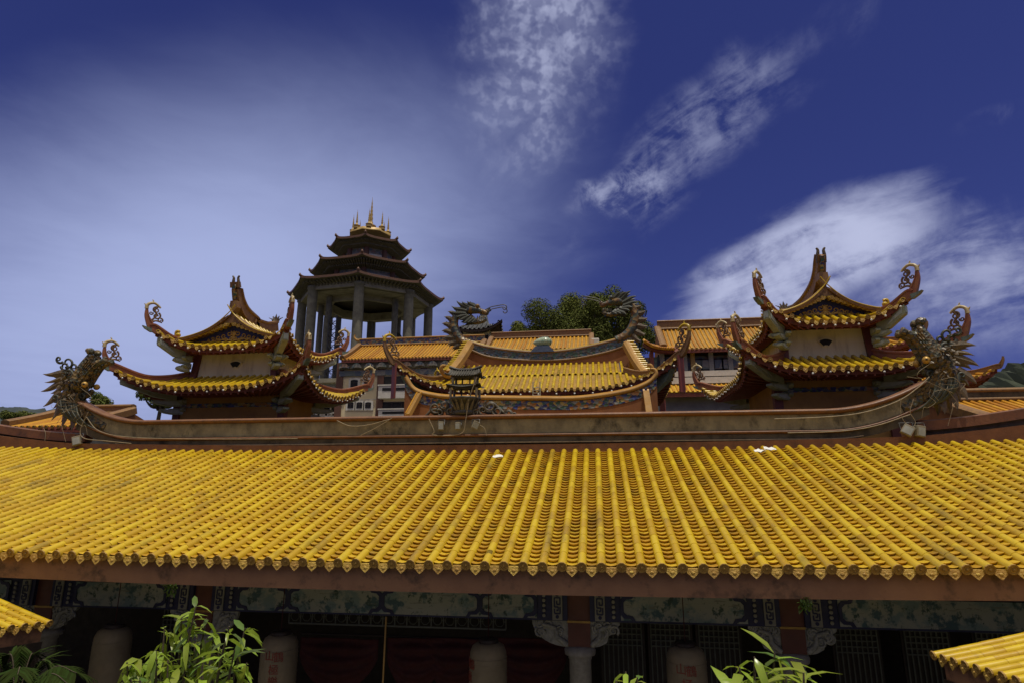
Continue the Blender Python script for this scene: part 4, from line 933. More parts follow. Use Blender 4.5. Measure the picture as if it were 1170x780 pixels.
def hall_dragon(parent, T, label, Y, u):
    """ridge-end dragon: T maps a sketch point to the vertical plane at depth Y; u metres per sketch unit"""
    def Q(x, y, dy=0): p = T(x, y); return V((p.x, p.y+dy, p.z))
    b = MB()
    b.tube(spline([Q(1028, 468), Q(1042, 461), Q(1056, 451), Q(1068, 439), Q(1075, 425), Q(1074, 410), Q(1066, 402), Q(1060, 404)], 6), [u*x for x in taper(43, 9, 12, .7)], 12)
    b.ball(Q(1069, 412), u*15, 12, 9, sq=(1, .9, 1)); b.ball(Q(1078, 425), u*13, 10, 8)
    D = b.build('ridge_dragon', 'dragon', parent); D['label'] = label
    h = MB()
    for dy in (-.13, .13):
        h.tube(spline([Q(1066, 410, dy), Q(1059, 394, dy), Q(1052, 382, dy), Q(1047, 373, dy)], 6), [u*x for x in taper(19, 11, 4)], 10, flat=.7)
        h.ball(Q(1048.5, 369.5, dy), u*5.2, 10, 7); h.ball(Q(1052, 368, dy), u*3.4, 8, 6)
        h.tube(spline([Q(1064, 411, dy), Q(1053, 397, dy), Q(1042, 386, dy), Q(1032, 382, dy)], 6), [u*x for x in taper(19, 10, 3.4)], 10, flat=.7)
        h.ball(Q(1030, 381.5, dy), u*4.6, 10, 7); h.ball(Q(1029, 378.5, dy), u*3, 8, 6)
    for k in range(5):                   # grooves along the flared lips
        h.tube(spline([Q(1064-k, 408+k, -.24), Q(1056-k*1.6, 392+k*1.5, -.25), Q(1049-k*2.4, 380+k*1.6, -.22)], 5), [u*x for x in taper(11, 1.6, .9)], 5)
    h.build('flared_snout', 'dragon', D)
    e = MB()
    for dy in (-.22, .22): e.ball(Q(1053, 413, dy), u*4.2, 10, 8); e.ball(Q(1052, 413, dy*1.25), u*1.8, 8, 6, mi=1)
    e.build('eye', ['gold', 'black'], D)
    j = MB(); j.tube(spline([Q(1074, 424), Q(1064, 426), Q(1056, 424), Q(1050, 419)], 6), [u*x for x in taper(19, 7, 3)], 9)
    for k in range(6): flame(j, Q(1062-k*2, 421-k*.3, -.12), Q(1061-k*2, 415, -.14), u*1.2, 0, u*.8, (0, 1, 0))
    j.build('lower_jaw', 'dragon', D)
    m = MB()                             # sweeping mane, long feathers hanging inwards
    for k in range(8):
        x0, y0 = 1091-k*3.6, 430+k*1.2; dy = -.18-.02*(k % 2)
        m.tube(spline([Q(x0, y0, dy), Q(x0-5, y0+14, dy-.06), Q(x0-15, y0+26, dy-.04), Q(x0-28, y0+33, dy)], 6), [u*x for x in taper(19, 3.0, .9)], 7, flat=.55)
        m.tube(spline([Q(x0, y0, .2), Q(x0-5, y0+14, .22), Q(x0-17, y0+26, .2)], 6), [u*x for x in taper(13, 3.0, .9)], 7, flat=.55)
    m.build('mane', 'verdi_dark', D)
    f = MB()
    for (x0, y0, x1, y1, w_) in ((1080, 396, 1110, 398, 4.5), (1086, 408, 1113, 421, 4.8), (1090, 422, 1110, 441, 5), (1087, 434, 1099, 459, 5), (1080, 440, 1087, 470, 5), (1070, 448, 1073, 474, 4.5), (1082, 402, 1108, 409, 3)):
        for dy in (-.16, .14): flame(f, Q(x0, y0, dy*.6), Q(x1+(2 if dy > 0 else 0), y1, dy*1.3), u*w_, .12, u*2.2, (0, 1, 0))
    f.build('fins', 'dragon_fin', D)
    c = MB(); q = random.Random(11)
    for (x, y, r_, a0, sg) in ((1078, 384, 7, 1, 1), (1070, 390, 6, 2, -1), (1086, 388, 6, 0, 1), (1090, 380, 5, 2.5, -1), (1064, 395, 5, 3, 1), (1083, 398, 5, 4, 1), (1075, 400, 6, 5, -1), (1095, 430, 5, 1, 1), (1060, 428, 4.5, 0, -1), (1066, 434, 4, 2, 1)):
        dy = q.uniform(-.22, -.02)
        c.tube([Q(x+r_*(1-.75*i/16)*math.cos(a0+sg*i*.45), y+r_*(1-.75*i/16)*math.sin(a0+sg*i*.45), dy-.004*i) for i in range(17)], [u*z for z in taper(17, 1.9, .9)], 6)
    c.build('curls', 'verdi_dark', D)
    s = MB()
    for k in range(70):                  # scales standing off the neck
        t = k/70; x, y = lerp(1050, 1078, t), lerp(457, 424, t); a = q.uniform(-8, 8); 
        p = Q(x+a*.7, y+a*.7, -u*10); flame(s, p, p+V((q.uniform(-.04, .04), -.03, q.uniform(.05, .09))), u*1.8, .1, u*.6, (0, 1, 0))
    for k in range(40):
        p = Q(1069+q.uniform(-13, 16), 412+q.uniform(-12, 20), -u*12); flame(s, p, p+V((q.uniform(-.1, .1), -.07, q.uniform(-.1, .1))), u*2, .1, u*.8, (0, 1, 0))
    s.build('scales', 'dragon_fin', D)
    w_ = MB()
    for k in range(6):                   # loose wires wound round it
        x, y = q.uniform(1045, 1088), q.uniform(405, 450)
        w_.tube(spline([Q(x+q.uniform(-14, 14)*i/2, y+i*q.uniform(2, 9), -.3+q.uniform(-.04, .02)) for i in range(6)], 4), .005, 4)
    w_.build('loose_wire', 'cable', D)
    return D
M['verdi_dark'] = mat('dull_green_glaze', (.05, .06, .042), (.03, .032, .026), 8, .5, dirt=(.15, .10, .045), dscale=9, damt=.5)
hall_dragon(hall, lambda x, y: at(x, y, YR), 'weathered dragon with flared snout rising from the right ridge end', YR, 1/45)
hall_dragon(hall, lambda x, y: at(107-.84*(x-1049), 402+.87*(y-369), YR), 'weathered dragon with spiky mane rising from the left ridge end', YR, .86/41)
# lamp housings fixed along the ridge, and cables
def lamp(px, py, wd, ht, tilt, yaw, Y, label):
    p = at(px, py, Y); t = thing('floodlight', label, 'floodlight', (p.x, p.y, p.z), 'floodlights wired along the ridge')
    rot = Matrix.Rotation(tilt, 3, 'Y') @ Matrix.Rotation(yaw, 3, 'Z')
    b = MB().obox(p, rot @ V((wd/2, 0, 0)), rot @ V((0, .06, 0)), rot @ V((0, 0, ht/2))).build('housing', 'lampbox', t)
    md = b.modifiers.new('bevel', 'BEVEL'); md.width = .012; md.segments = 2
    MB().obox(p+rot @ V((0, -.062, -.01)), rot @ V((wd*.4, 0, 0)), rot @ V((0, .004, 0)), rot @ V((0, 0, ht*.36))).build('glass', 'greywall', t)
    MB().tube([p+V((-wd*.6, 0, ht*.1)), p+V((-wd*.6, .05, ht*.75)), p+V((wd*.6, .05, ht*.75)), p+V((wd*.6, 0, ht*.1))], .012, 5).build('mounting_bracket', 'steel', t)
    return t
lamp(504, 486, .14, .22, 0, .1, 15.68, 'upright pale floodlight box on the ridge, leftmost of three under the miniature pavilion')
lamp(523.5, 486, .13, .19, 0, -.1, 15.68, 'upright pale floodlight box on the ridge, middle of three under the miniature pavilion')
lamp(543.5, 485, .16, .20, .45, .4, 15.66, 'tilted pale floodlight box on the ridge, right of the miniature pavilion')
lamp(88, 503, .22, .26, -.3, .3, 15.66, 'grey floodlight box hanging below the left ridge dragon')
lamp(1037, 491, .24, .24, .6, -.3, 15.64, 'tilted floodlight box below the right ridge dragon, the left one of a pair')
lamp(1051, 492, .22, .26, .15, .3, 15.66, 'upright floodlight box below the right ridge dragon, the right one of a pair')
def cable(pts, Y, label, r=.011):
    P = [at(x, y, Y) for x, y in pts]
    o = MB().tube(spline(P, 6), r, 5).build('cable', 'cable', None, P[0]); return tag(o, label, 'cable', 'cables strung along the ridge')
cable([(98, 475), (112, 491), (140, 498), (190, 500.5), (260, 501), (340, 500.5)], 15.70, 'pale cable running from the left dragon down along the ridge moulding')
cable([(101, 470), (92, 490), (96, 500), (120, 503), (150, 506)], 15.66, 'pale looping cable hanging from the left dragon past its floodlight box')
cable([(48, 485), (52, 495), (50, 510)], 15.9, 'thin cable hanging off the brown wing ridge left of the left dragon', .008)
cable([(385, 480), (400, 486), (420, 485), (445, 478.5)], 15.68, 'pale cable sagging across the ridge wall left of the first floodlight box')
cable([(448, 477), (430, 488), (412, 497)], 15.67, 'pale cable slanting down the ridge wall between sagging cable and floodlights', .009)
cable([(490, 478), (496, 492), (494, 496), (510, 497), (528, 494), (532, 480), (536, 455), (545, 430)], 15.66, 'pale cable looping between two floodlights and climbing the miniature pavilion')
cable([(545, 484), (553, 488), (556, 497)], 15.66, 'short thin cable drooping from the tilted floodlight', .007)
cable([(885, 478), (940, 476), (985, 471), (1025, 458), (1048, 443), (1062, 430)], 15.69, 'pale cable along the upper ridge moulding up to the right dragon', .013)
cable([(900, 494), (960, 492), (1000, 486), (1040, 473)], 15.71, 'pale cable along the lower ridge moulding below the right dragon', .013)
cable([(1044, 455), (1040, 470), (1046, 482), (1040, 492)], 15.62, 'pale wire hanging from the right dragon to its floodlight boxes', .008)
cable([(1029, 455), (1030, 475), (1038, 486)], 15.62, 'thin wire looping left of the floodlight pair under the right dragon', .007)
M['slate2'] = mat('dark_weathered_glaze', (.055, .05, .042), (.03, .028, .025), 9, .5, dirt=(.16, .13, .09), dscale=8, damt=.5)
M['scroll_dk2'] = mat('grey_brown_scroll', (.12, .10, .07), (.06, .055, .045), 10, .5, dirt=(.30, .25, .16), dscale=9, damt=.5)
# miniature pavilion on the middle of the ridge
C0 = at(531, 474, 16.0); mp = thing('ridge_ornament', 'dark miniature pavilion with scrolled base standing on the middle of the ridge', 'ridge ornament', (C0.x, 16.0, C0.z))
def L_(x, y, dy=0): p = at(x, y, 16.0); return V((p.x, p.y+dy, p.z))
u = 1/44.5
b = MB(); z0 = C0.z
b.lathe([(.30, 0), (.34, .05), (.30, .12), (.28, .2), (.36, .34), (.44, .42), (.44, .46), (.40, .47)], (C0.x, 16.0, z0), 8); b.build('flared_base', 'slate2', mp)
lf = MB()
for k in range(16):
    a = 2*pi*k/16; o_ = V((C0.x+.29*math.cos(a), 16+.29*math.sin(a), z0+.12)); flame(lf, o_, o_+V((.15*math.cos(a), .15*math.sin(a), .28)), .045, .0, .02, (math.cos(a), math.sin(a), -.5))
lf.build('petals', 'scroll_dk2', mp)
for lv, (zz_, h_, w_) in enumerate(((.47, .24, .35), (.78, .22, .30))):
    for sx_ in (-1, 1):
        for sy_ in (-1, 1): MB().tube([(C0.x+sx_*w_, 16+sy_*w_*.6, z0+zz_), (C0.x+sx_*w_, 16+sy_*w_*.6, z0+zz_+h_)], .035, 8).build('post', 'lampbox', mp)
        MB().tube([(C0.x+sx_*w_*.35, 16+.1, z0+zz_), (C0.x+sx_*w_*.35, 16+.1, z0+zz_+h_)], .022, 6).build('post', 'slate2', mp)
    ro = MB()
    if lv == 0:
        def fn(a, b_): 
            th = 2*pi*a; q = max(abs(math.cos(th)), abs(math.sin(th))); r_ = lerp(.47, .30, b_)/q; lift = .05*(1/q-1)*4*(1-b_)
            return V((C0.x+r_*math.cos(th), 16+r_*math.sin(th)*.66, z0+zz_+h_+.02+.09*b_+lift))
        ro.grid(32, 4, fn); ro.box(C0.x-.31, C0.x+.31, 15.8, 16.2, z0+zz_+h_-.01, z0+zz_+h_+.1)
    else:
        for s in (-1, 1): ro.grid(10, 6, lambda a, b_, s=s: V((C0.x+lerp(-.42, .42, a), 16+s*.30*(1-b_), z0+zz_+h_+.02+.20*b_**1.3+.06*abs(2*a-1)**3)))
        ro.tube(spline([(C0.x-.45, 16, z0+zz_+h_+.32), (C0.x-.2, 16, z0+zz_+h_+.24), (C0.x, 16, z0+zz_+h_+.235), (C0.x+.2, 16, z0+zz_+h_+.24), (C0.x+.45, 16, z0+zz_+h_+.32)], 4), .04, 6)
        for s in (-1, 1):
            for e in (-1, 1): ro.tube(spline([(C0.x+e*.36, 16, z0+zz_+h_+.24), (C0.x+e*.38, 16+s*.16, z0+zz_+h_+.12), (C0.x+e*.42, 16+s*.32, z0+zz_+h_+.06), (C0.x+e*.48, 16+s*.38, z0+zz_+h_+.09)], 4), .028, 6)
        ro.box(C0.x-.34, C0.x+.34, 15.8, 16.2, z0+zz_+h_-.01, z0+zz_+h_+.03)
        for k in range(12):
            for s in (-1, 1): ro.tube([(C0.x-.38+k*.069, 16+s*.02, z0+zz_+h_+.22), (C0.x-.38+k*.069, 16+s*.15, z0+zz_+h_+.11), (C0.x-.38+k*.069, 16+s*.31, z0+zz_+h_+.035)], .018, 5)
    ro.build('roof', 'slate2', mp)
sc1 = MB()
def spir(px, py, r_, a0, sg, w_, dy=0, n=18, tn=.42):
    sc1.tube([L_(px+r_*(1-.8*i/n)*math.cos(a0+sg*i*tn), py+r_*(1-.8*i/n)*math.sin(a0+sg*i*tn), dy) for i in range(n)], taper(n, w_, w_*.5), 6)
for (px, py, r_, a0, sg) in ((498, 466, 8, 0, 1), (508, 463, 6, 2, -1), (503, 472, 5, 3, 1), (560, 464, 9, 3.1, -1), (552, 469, 6, 1, 1), (568, 470, 7, 2, -1), (581, 472, 6, 3, -1), (588, 474, 4, 0, 1), (515, 470, 5, 1, 1), (544, 472, 5, 4, -1)):
    spir(px, py, r_, a0, sg, .045, -.05); spir(px+1, py, r_*.8, a0+1, sg, .03, -.16)
sc1.tube(spline([L_(487, 476, -.1), L_(497, 468, -.14), L_(512, 470, -.1), L_(530, 475, -.16), L_(548, 470, -.1), L_(562, 461, -.14), L_(570, 466, -.1), L_(580, 475, -.1)], 6), .04, 6)
sc1.build('scrollwork', 'scroll_dk2', mp)
# litter on the tiles
for px, py, lab in ((880, 514.5, 'crumpled white paper scrap lying high on the yellow tiles at right'), (868, 516.5, 'small white scrap just left of the crumpled paper high on the tiles'), (525, 609, 'thin white scrap lying low on the yellow tiles'), (569, 523, 'faded grey scrap caught high in the middle of the tiled slope')):
    d = ray(px, py); lo_, hi_ = 9.5, 15.8
    for _ in range(30):
        m_ = (lo_+hi_)/2; p = at(px, py, m_); s_ = PM(p.x, (m_-Y0)/(Y1-Y0)).z+.06
        if p.z < s_: lo_ = m_
        else: hi_ = m_
    q = random.Random(px); k = MB()
    if px == 525: k.obox(p+V((0, 0, .05)), V((.02, .0, 0)), V((.05, .13, .045)), V((0, 0, .012)))
    else: k.grid(4, 3, lambda a, b_: p+V(((a-.5)*.15, (b_-.5)*.12, (b_-.5)*.04+q.uniform(.02, .05))), smooth=False)
    o = k.build('paper_scrap', 'litter', None, p); tag(o, lab, 'litter')
    if px != 525: md = o.modifiers.new('thick', 'SOLIDIFY'); md.thickness = .006
# ------------------------------------------------------------------ middle hall with paired dragons
XC = -2.75
ch = thing('dragon_hall', 'middle hall with curved mosaic ridge and two facing dragons on top', 'hall', (XC, 29, 0))
S = Skirt(XC-6.0, XC+6.0, 27.0, 34.4, 1.9, 10.36, .99, 1.2, .35, 3.6, 2.2, .1)
cov, cha, cap, drp, fas, sof, rib = (MB() for _ in range(7))
skirt_meshes(S, (0, 1, 3), .275, .07, cov, cha, cap, drp, fas, sof, rib, fh=.2, tile=.34, detail=False, drop=.12)
skirt_meshes(S, (2,), .5, .12, cov, cha, cap, drp, fas, sof, rib, fh=.2, tile=1, drop=.12)
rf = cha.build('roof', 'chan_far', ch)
cov.build('cover_tiles', 'glaze', rf, recalc=False); cap.build('eave_end_tiles', 'drip', rf); drp.build('drip_tiles', 'drip', rf)
fas.build('eave_board', 'fascia_red', rf); sof.build('soffit', 'redwood', rf); rib.build('rafters', 'redwood', rf)
gx = 4.12; zg = 11.33; Yr = 30.7
for s in (-1, 1):
    def PG(u, v, s=s): return V((u, lerp(28.88, Yr, v) if s < 0 else lerp(32.5, Yr, v), zg+.93*(v*.9+.1*v*v)))
    us = arange(XC-gx+.1, XC+gx-.1, .275)
    if s < 0: us = [u for u in us]
    r_ = MB().grid(20, 5, lambda a, b: PG(lerp(XC-gx, XC+gx, a), b)).build('upper_slope', 'chan_far', ch)
    c = MB(); cover_rows(c, PG, us, lambda u: 1, lambda u: 2.05, .07, .34, seg=5); c.build('cover_tiles', 'glaze', r_, recalc=False)
for s in (-1, 1):
    gp = [(-1.85, 0), (1.85, 0), (0, .95)]
    MB().prism(gp, (XC+s*(gx-.15), Yr, zg), (0, 1, 0), (0, 0, 1), .1).build('gable', 'bluepanel', ch)
    for f in (-1, 1):
        x = XC+s*(gx+.18)
        a = at(537 if s < 0 else 716, 393.5, 30.3); b = at(513 if s < 0 else 737, 427, 28.2)
        if f > 0: a = V((a.x, 2*Yr-a.y, a.z)); b = V((b.x, 2*Yr-b.y, b.z))
        path = [a.lerp(b, i/8)-V((0, 0, .10*math.sin(pi*i/8))) for i in range(9)]
        o = MB().sweep(path, [(-.2, -.14), (.2, -.14), (.2, .12), (.1, .2), (-.1, .2), (-.2, .12)]).build('descending_ridge', 'ochre', ch)
        k = MB(); k2 = MB()
        for i in range(13):
            p = a.lerp(b, (i+.3)/13)-V((0, 0, .1*math.sin(pi*i/13)-.14)); k.tube([p+V((s*.02, 0, .04)), p+V((s*.36, 0, .02))], .065, 7)
        k.build('verge_tiles', 'glaze', o)
    e = at(512 if s < 0 else 738, 428, 28.1); k = MB().tube(spline([e+V((0, .1, -.05)), e+V((s*.1, -.2, -.02)), e+V((s*.25, -.35, .18)), e+V((s*.2, -.4, .36)), e+V((s*.05, -.35, .38))], 5), taper(21, .14, .06), 8); k.build('ridge_curl', 'ochre', ch)
# curved ridge: brown wall, mosaic band between two glazed lips
bot = spline([at(x, y, 30.6) for x, y in ((527, 394), (545, 403), (561, 408), (590, 411), (620, 412), (650, 410.5), (675, 406.5), (700, 400.5), (718, 393.5))], 5)
top = spline([at(x, y, 30.6) for x, y in ((527, 387), (545, 393.5), (561, 397.3), (590, 401), (620, 402.5), (650, 400), (675, 395.5), (700, 389.5), (718, 383.5))], 5)
n = len(bot)
def strip_(lo, hi, half_, name, m, y=30.7, par=None):
    vs = []
    for a, b in zip(lo, hi): vs += [V((a.x, y-half_, a.z)), V((b.x, y-half_, b.z)), V((b.x, y+half_, b.z)), V((a.x, y+half_, a.z))]
    k = len(lo)
    return MB().add(vs, [(i*4+q, i*4+(q+1) % 4, (i+1)*4+(q+1) % 4, (i+1)*4+q) for i in range(k-1) for q in range(4)]+[(0, 1, 2, 3), (4*k-1, 4*k-2, 4*k-3, 4*k-4)]).build(name, m, par or ch)
rdg = strip_(bot, top, .16, 'ridge', 'ridgeband')
strip_([V((p.x, 0, 12.0)) for p in bot], [p-V((0, 0, .01)) for p in bot], .13, 'ridge_wall', 'brownwall', par=rdg)
for L__ in (bot, top): MB().tube([V((p.x, 30.7, p.z)) for p in L__], .10, 8, flat=2.1).build('ridge_lip', 'ridgebrown', rdg)
MB().tube([V((p.x, 30.7, p.z+.09)) for p in top], .05, 6, flat=2.).build('ridge_lip', 'glaze', rdg)
def roof_dragon(T, label, u):
    def Q(x, y, dy=0): p = T(x, y); return V((p.x, p.y+dy, p.z))
    b = MB(); b.tube(spline([Q(540, 396), Q(531, 392), Q(523, 384), Q(519, 372), Q(521, 362), Q(527, 357.5), Q(534, 357)], 6), [u*x for x in [lerp(5.6, 4.0, (i/36)**.8)*(1+.12*math.sin(i*.12)) for i in range(37)]], 12)
    D = b.build('dragon', 'dragon_gold', ch); D['label'] = label
    h = MB()
    h.tube(spline([Q(531, 357), Q(538, 354), Q(546, 355), Q(553, 357), Q(558, 359)], 6), [u*x for x in [3.8, 4.2, 4.7, 5.2, 5.6, 5.9, 6.0, 5.9, 5.7, 5.4, 5.0, 4.6, 4.2, 3.9, 3.6, 3.4, 3.2, 3.1, 3.0, 3.0, 3.1, 3.1, 3.0, 2.4, 1.2]], 10)
    h.ball(Q(557, 356), u*2.8, 8, 6); h.ball(Q(546, 350.5, -.12), u*2.6, 8, 6); h.ball(Q(546, 350.5, .12), u*2.6, 8, 6)
    h.build('head', 'dragon_gold', D)
    j = MB().tube(spline([Q(536, 362), Q(544, 367.5), Q(551, 367.5), Q(556, 365)], 6), [u*x for x in taper(19, 4.2, 1.6)], 8)
    for k in range(5): flame(j, Q(546+k*2.2, 365.5-k*.3, -.1), Q(546+k*2.2, 361, -.1), u*.9, 0, u*.5, (0, 1, 0))
    j.build('lower_jaw', 'dragon', D)
    f = MB()
    for (x0, y0, x1, y1, w_) in ((523, 362, 510, 357, 3.0), (519, 368, 506, 363, 3.2), (518, 374, 503, 371, 3.2), (518, 380, 503, 380, 3.2), (520, 386, 505, 389, 3.2), (524, 390, 510, 397, 3.0), (528, 393, 516, 402, 2.8)):
        for dy in (-.08, .08): flame(f, Q(x0, y0, dy), Q(lerp(x0, x1, .85), lerp(y0, y1, .85), dy*2), u*w_, -.2, u*1.4, (0, 1, 0))
    f.build('dorsal_fins', 'dragon_fin', D)
    m = MB()
    for (x0, y0, x1, y1) in ((537, 354, 525, 345), (540, 353, 531, 346), (534, 356, 519, 351), (533, 359, 517, 357), (543, 351, 537, 346), (537, 362, 527, 367), (540, 364, 531, 371), (543, 365, 537, 370), (534, 361, 524, 363), (545, 366, 542, 370)):
        for dy in (-.17, .15): flame(m, Q(x0, y0, dy), Q(x1-2, y1-.5, dy*1.5), u*2.7, .15, u*1.2, (0, 1, 0))
    m.build('mane', 'verdi_dark', D)
    q = MB(); q.tube(spline([Q(541, 351), Q(538, 348), Q(537.5, 345)], 5), [u*x for x in taper(11, 1.3, .6)], 6); q.build('horn', 'dragon_fin', D)
    w_ = MB()
    for dy, k in ((-.08, 0), (.08, 1.5)):
        w_.tube(spline([Q(556, 357, dy), Q(560, 352+k, dy), Q(568, 350+k, dy), Q(575, 349+k, dy), Q(578.5, 350+k*2, dy), Q(579, 353+k*2, dy), Q(576.5, 354.5+k*2, dy), Q(574.5, 352.5+k*2, dy)], 7), .026, 6)
    w_.build('whisker', 'steel', D)
    return D
roof_dragon(lambda x, y: at(x, y, 30.7), 'ridge dragon on the left end with long curled wire whiskers', 1/23)
roof_dragon(lambda x, y: at(687+(557-x)*1.02, 349+(y-358)*1.06, 30.7), 'ridge dragon on the right end in front of the dark tree', 1/23)
p = at(620, 391, 30.7); k = MB()
k.lathe([(0.02, -.50), (.10, -.42), (.20, -.26), (.255, -.06), (.265, .1), (.24, .28), (.15, .42), (.03, .48)], p, 16, axis=(1, 0, .06))
pe = k.build('glazed_pearl', 'pearl', ch); k = MB()
for i in range(6): 
    x = -.34+i*.14; r_ = [.16, .23, .265, .265, .24, .17][i]
    k.tube([p+V((x+.07*math.sin(a*.5), r_*math.cos(a), .06*x+r_*math.sin(a))) for a in [2*pi*j/14 for j in range(15)]], .02, 5)
k.build('spiral_ribs', 'pearl', pe)
MB().prism([(-.62, -.02), (.62, -.02), (.36, .28), (-.36, .28)], p+V((0, 0, -.52)), (1, 0, 0), (0, 0, 1), .5).build('pearl_base', 'pearlbase', ch)
# hips with horns, brackets and red end boards
for k in range(4):
    hp = S.hip(k, 12); horn(ch, hp, 1.05, .62, .20, .34, 'ridgebrown', k=1.5, name='hip_ridge', inner='glaze')
    e = hp[-1]; dr = hp[-1]-hp[-4]; dr.z = 0; dr.normalize(); A, B = MB(), MB()
    c0 = V((XC+(-4.1 if k in (0, 3) else 4.1), 28.9 if k < 2 else 32.5, 0)); rr = (V((e.x, e.y, 0))-c0).length
    A.prism([(rr*.2, -1.0), (rr*.5, -.8), (rr*.8, -.25), (rr*.93, .45), (rr*.86, .45), (rr*.7, -.05), (rr*.45, -.5), (rr*.2, -.7)], V((c0.x, c0.y, 10.9)), dr, (0, 0, 1), .3)
    A.build('corner_bracket', 'verdi', ch)
    MB().obox(e+dr*.06+V((0, 0, -.72)), dr.cross(V((0, 0, 1)))*.17, dr*.04, V((0, 0, .8))).build('end_board', 'red', ch)
P, L, vm = S.side(0)
for i in range(30): bulb(ch, P(L*(i+.5)/30, 0)+V((0, -.06, -.10-.12*(i % 2))), .045)
MB().box(XC-4.6, XC+4.6, 28.4, 33.2, 0, 10.5).build('wall', 'ochre', ch)
# front porch ridge: yellow cap, mosaic frieze, brown wall, two short yellow ridges
YP = 24.0
capx = [(464, 431), (470, 441), (478.5, 447.5), (495, 451.5), (514, 453.6), (557, 454.6), (620, 455.3), (660, 455), (698, 450.3), (723, 444.8), (741, 437), (749, 428.5), (748, 422.5), (743, 421.5)]
path = spline([at(x, y, YP) for x, y in capx], 5)
MB().tube(path, [.10]*(len(path)-12)+taper(12, .10, .06), 9, flat=1.8).build('porch_ridge_cap', 'ochre', ch)
MB().tube([p+V((0, -.0, .09)) for p in path[:-8]], .04, 6).build('porch_ridge_bead', 'glaze_far', ch)
lo_ = [p for p in path if at(470, 0, YP).x < p.x < at(742, 0, YP).x][:-9]
strip_([V((p.x, 0, p.z-.44)) for p in lo_], [V((p.x, 0, p.z-.1)) for p in lo_], .12, 'porch_frieze', 'frieze', y=YP)
strip_([V((p.x, 0, 7.6)) for p in lo_], [V((p.x, 0, p.z-.44)) for p in lo_], .10, 'porch_ridge_wall', 'brownwall', y=YP)
for x0, y0, x1, y1 in ((479, 450, 466, 474), (738, 447, 742, 474)):
    a, b = at(x0, y0, YP-.15), at(x1, y1, YP-.75); o = MB().bar(a, b, .22, .16).build('short_ridge', 'ochre', ch)
    for s in (-1, 1): MB().bar(a+V((s*.08, 0, .09)), b+V((s*.08, 0, .09)), .07, .05).build('short_ridge_tile', 'glaze_far', ch)
def PP(u, v): return V((u, lerp(21.9, 23.9, v), lerp(7.95, 8.35, v)))
us = arange(XC-5.2, XC+4.6, .27); r_ = MB().grid(10, 3, lambda a, b: PP(lerp(us[0], us[-1], a), b)).build('porch_roof', 'glaze_in', ch)
c = MB(); cover_rows(c, PP, us, lambda u: 1, lambda u: 2.1, .068, .35, seg=5); c.build('cover_tiles', 'glaze', r_, recalc=False)
MB().box(XC-5, XC+4.5, 22.6, 24.2, 0, 7.9).build('porch_wall', 'ochre', ch)
# little ladder left standing on the porch roof
p = at(613, 452, 25.6); k = MB(); q = at(613, 438.5, 25.9)
ld = thing('ladder', 'small pale ladder leaning against the eave of the middle hall', 'ladder', p)
for s in (-1, 1): MB().tube([p+V((s*.16, 0, -.4)), q+V((s*.15, 0, .1))], .025, 6).build('rail', 'lampbox', ld)
for i in range(5): t = i/4.4; MB().tube([p.lerp(q, t)+V((-.16, 0, -.1)), p.lerp(q, t)+V((.16, 0, -.1))], .02, 5).build('rung', 'lampbox', ld)
MB().box(p.x-.6, p.x+.6, 25.2, 26.4, p.z-.6, p.z-.4).build('porch_deck', 'glaze_in', ch)
# ------------------------------------------------------------------ pagoda on the hill
PD = 125.0
pc = ray(419, 340); pcx = PD*pc.x/math.hypot(pc.x, pc.y); pcy = PD*pc.y/math.hypot(pc.x, pc.y)
base_z = terr(pcx, pcy)
pg = thing('pagoda', 'tall octagonal pagoda with three dark tiered roofs, grey columns and gold spires', 'pagoda', (pcx, pcy, base_z))
def elz(py): return CZ-1.5+PD*math.tan(PIT+math.atan((390-py)/F))
PX = 85/15.5                              # picture units per metre at that distance
phi = math.atan2(-pcy, -pcx)+math.radians(-6.5)      # a corner faces the courtyard
def oct_(r, z, off=0): return [V((pcx+r*math.cos(phi+off+k*pi/4), pcy+r*math.sin(phi+off+k*pi/4), z)) for k in range(8)]
def ringband(mb, r0, z0, r1, z1, sub=1, fn=None):
    A = oct_(r0, z0); B = oct_(r1, z1)
    for k in range(8): mb.add([A[k], A[(k+1) % 8], B[(k+1) % 8], B[k]], [(0, 1, 2, 3)])
tiers = [(338.5, 85/PX, 61/PX, 327), (313, 63.5/PX, 42/PX, 303), (286, 45.5/PX, 27/PX, 275)]
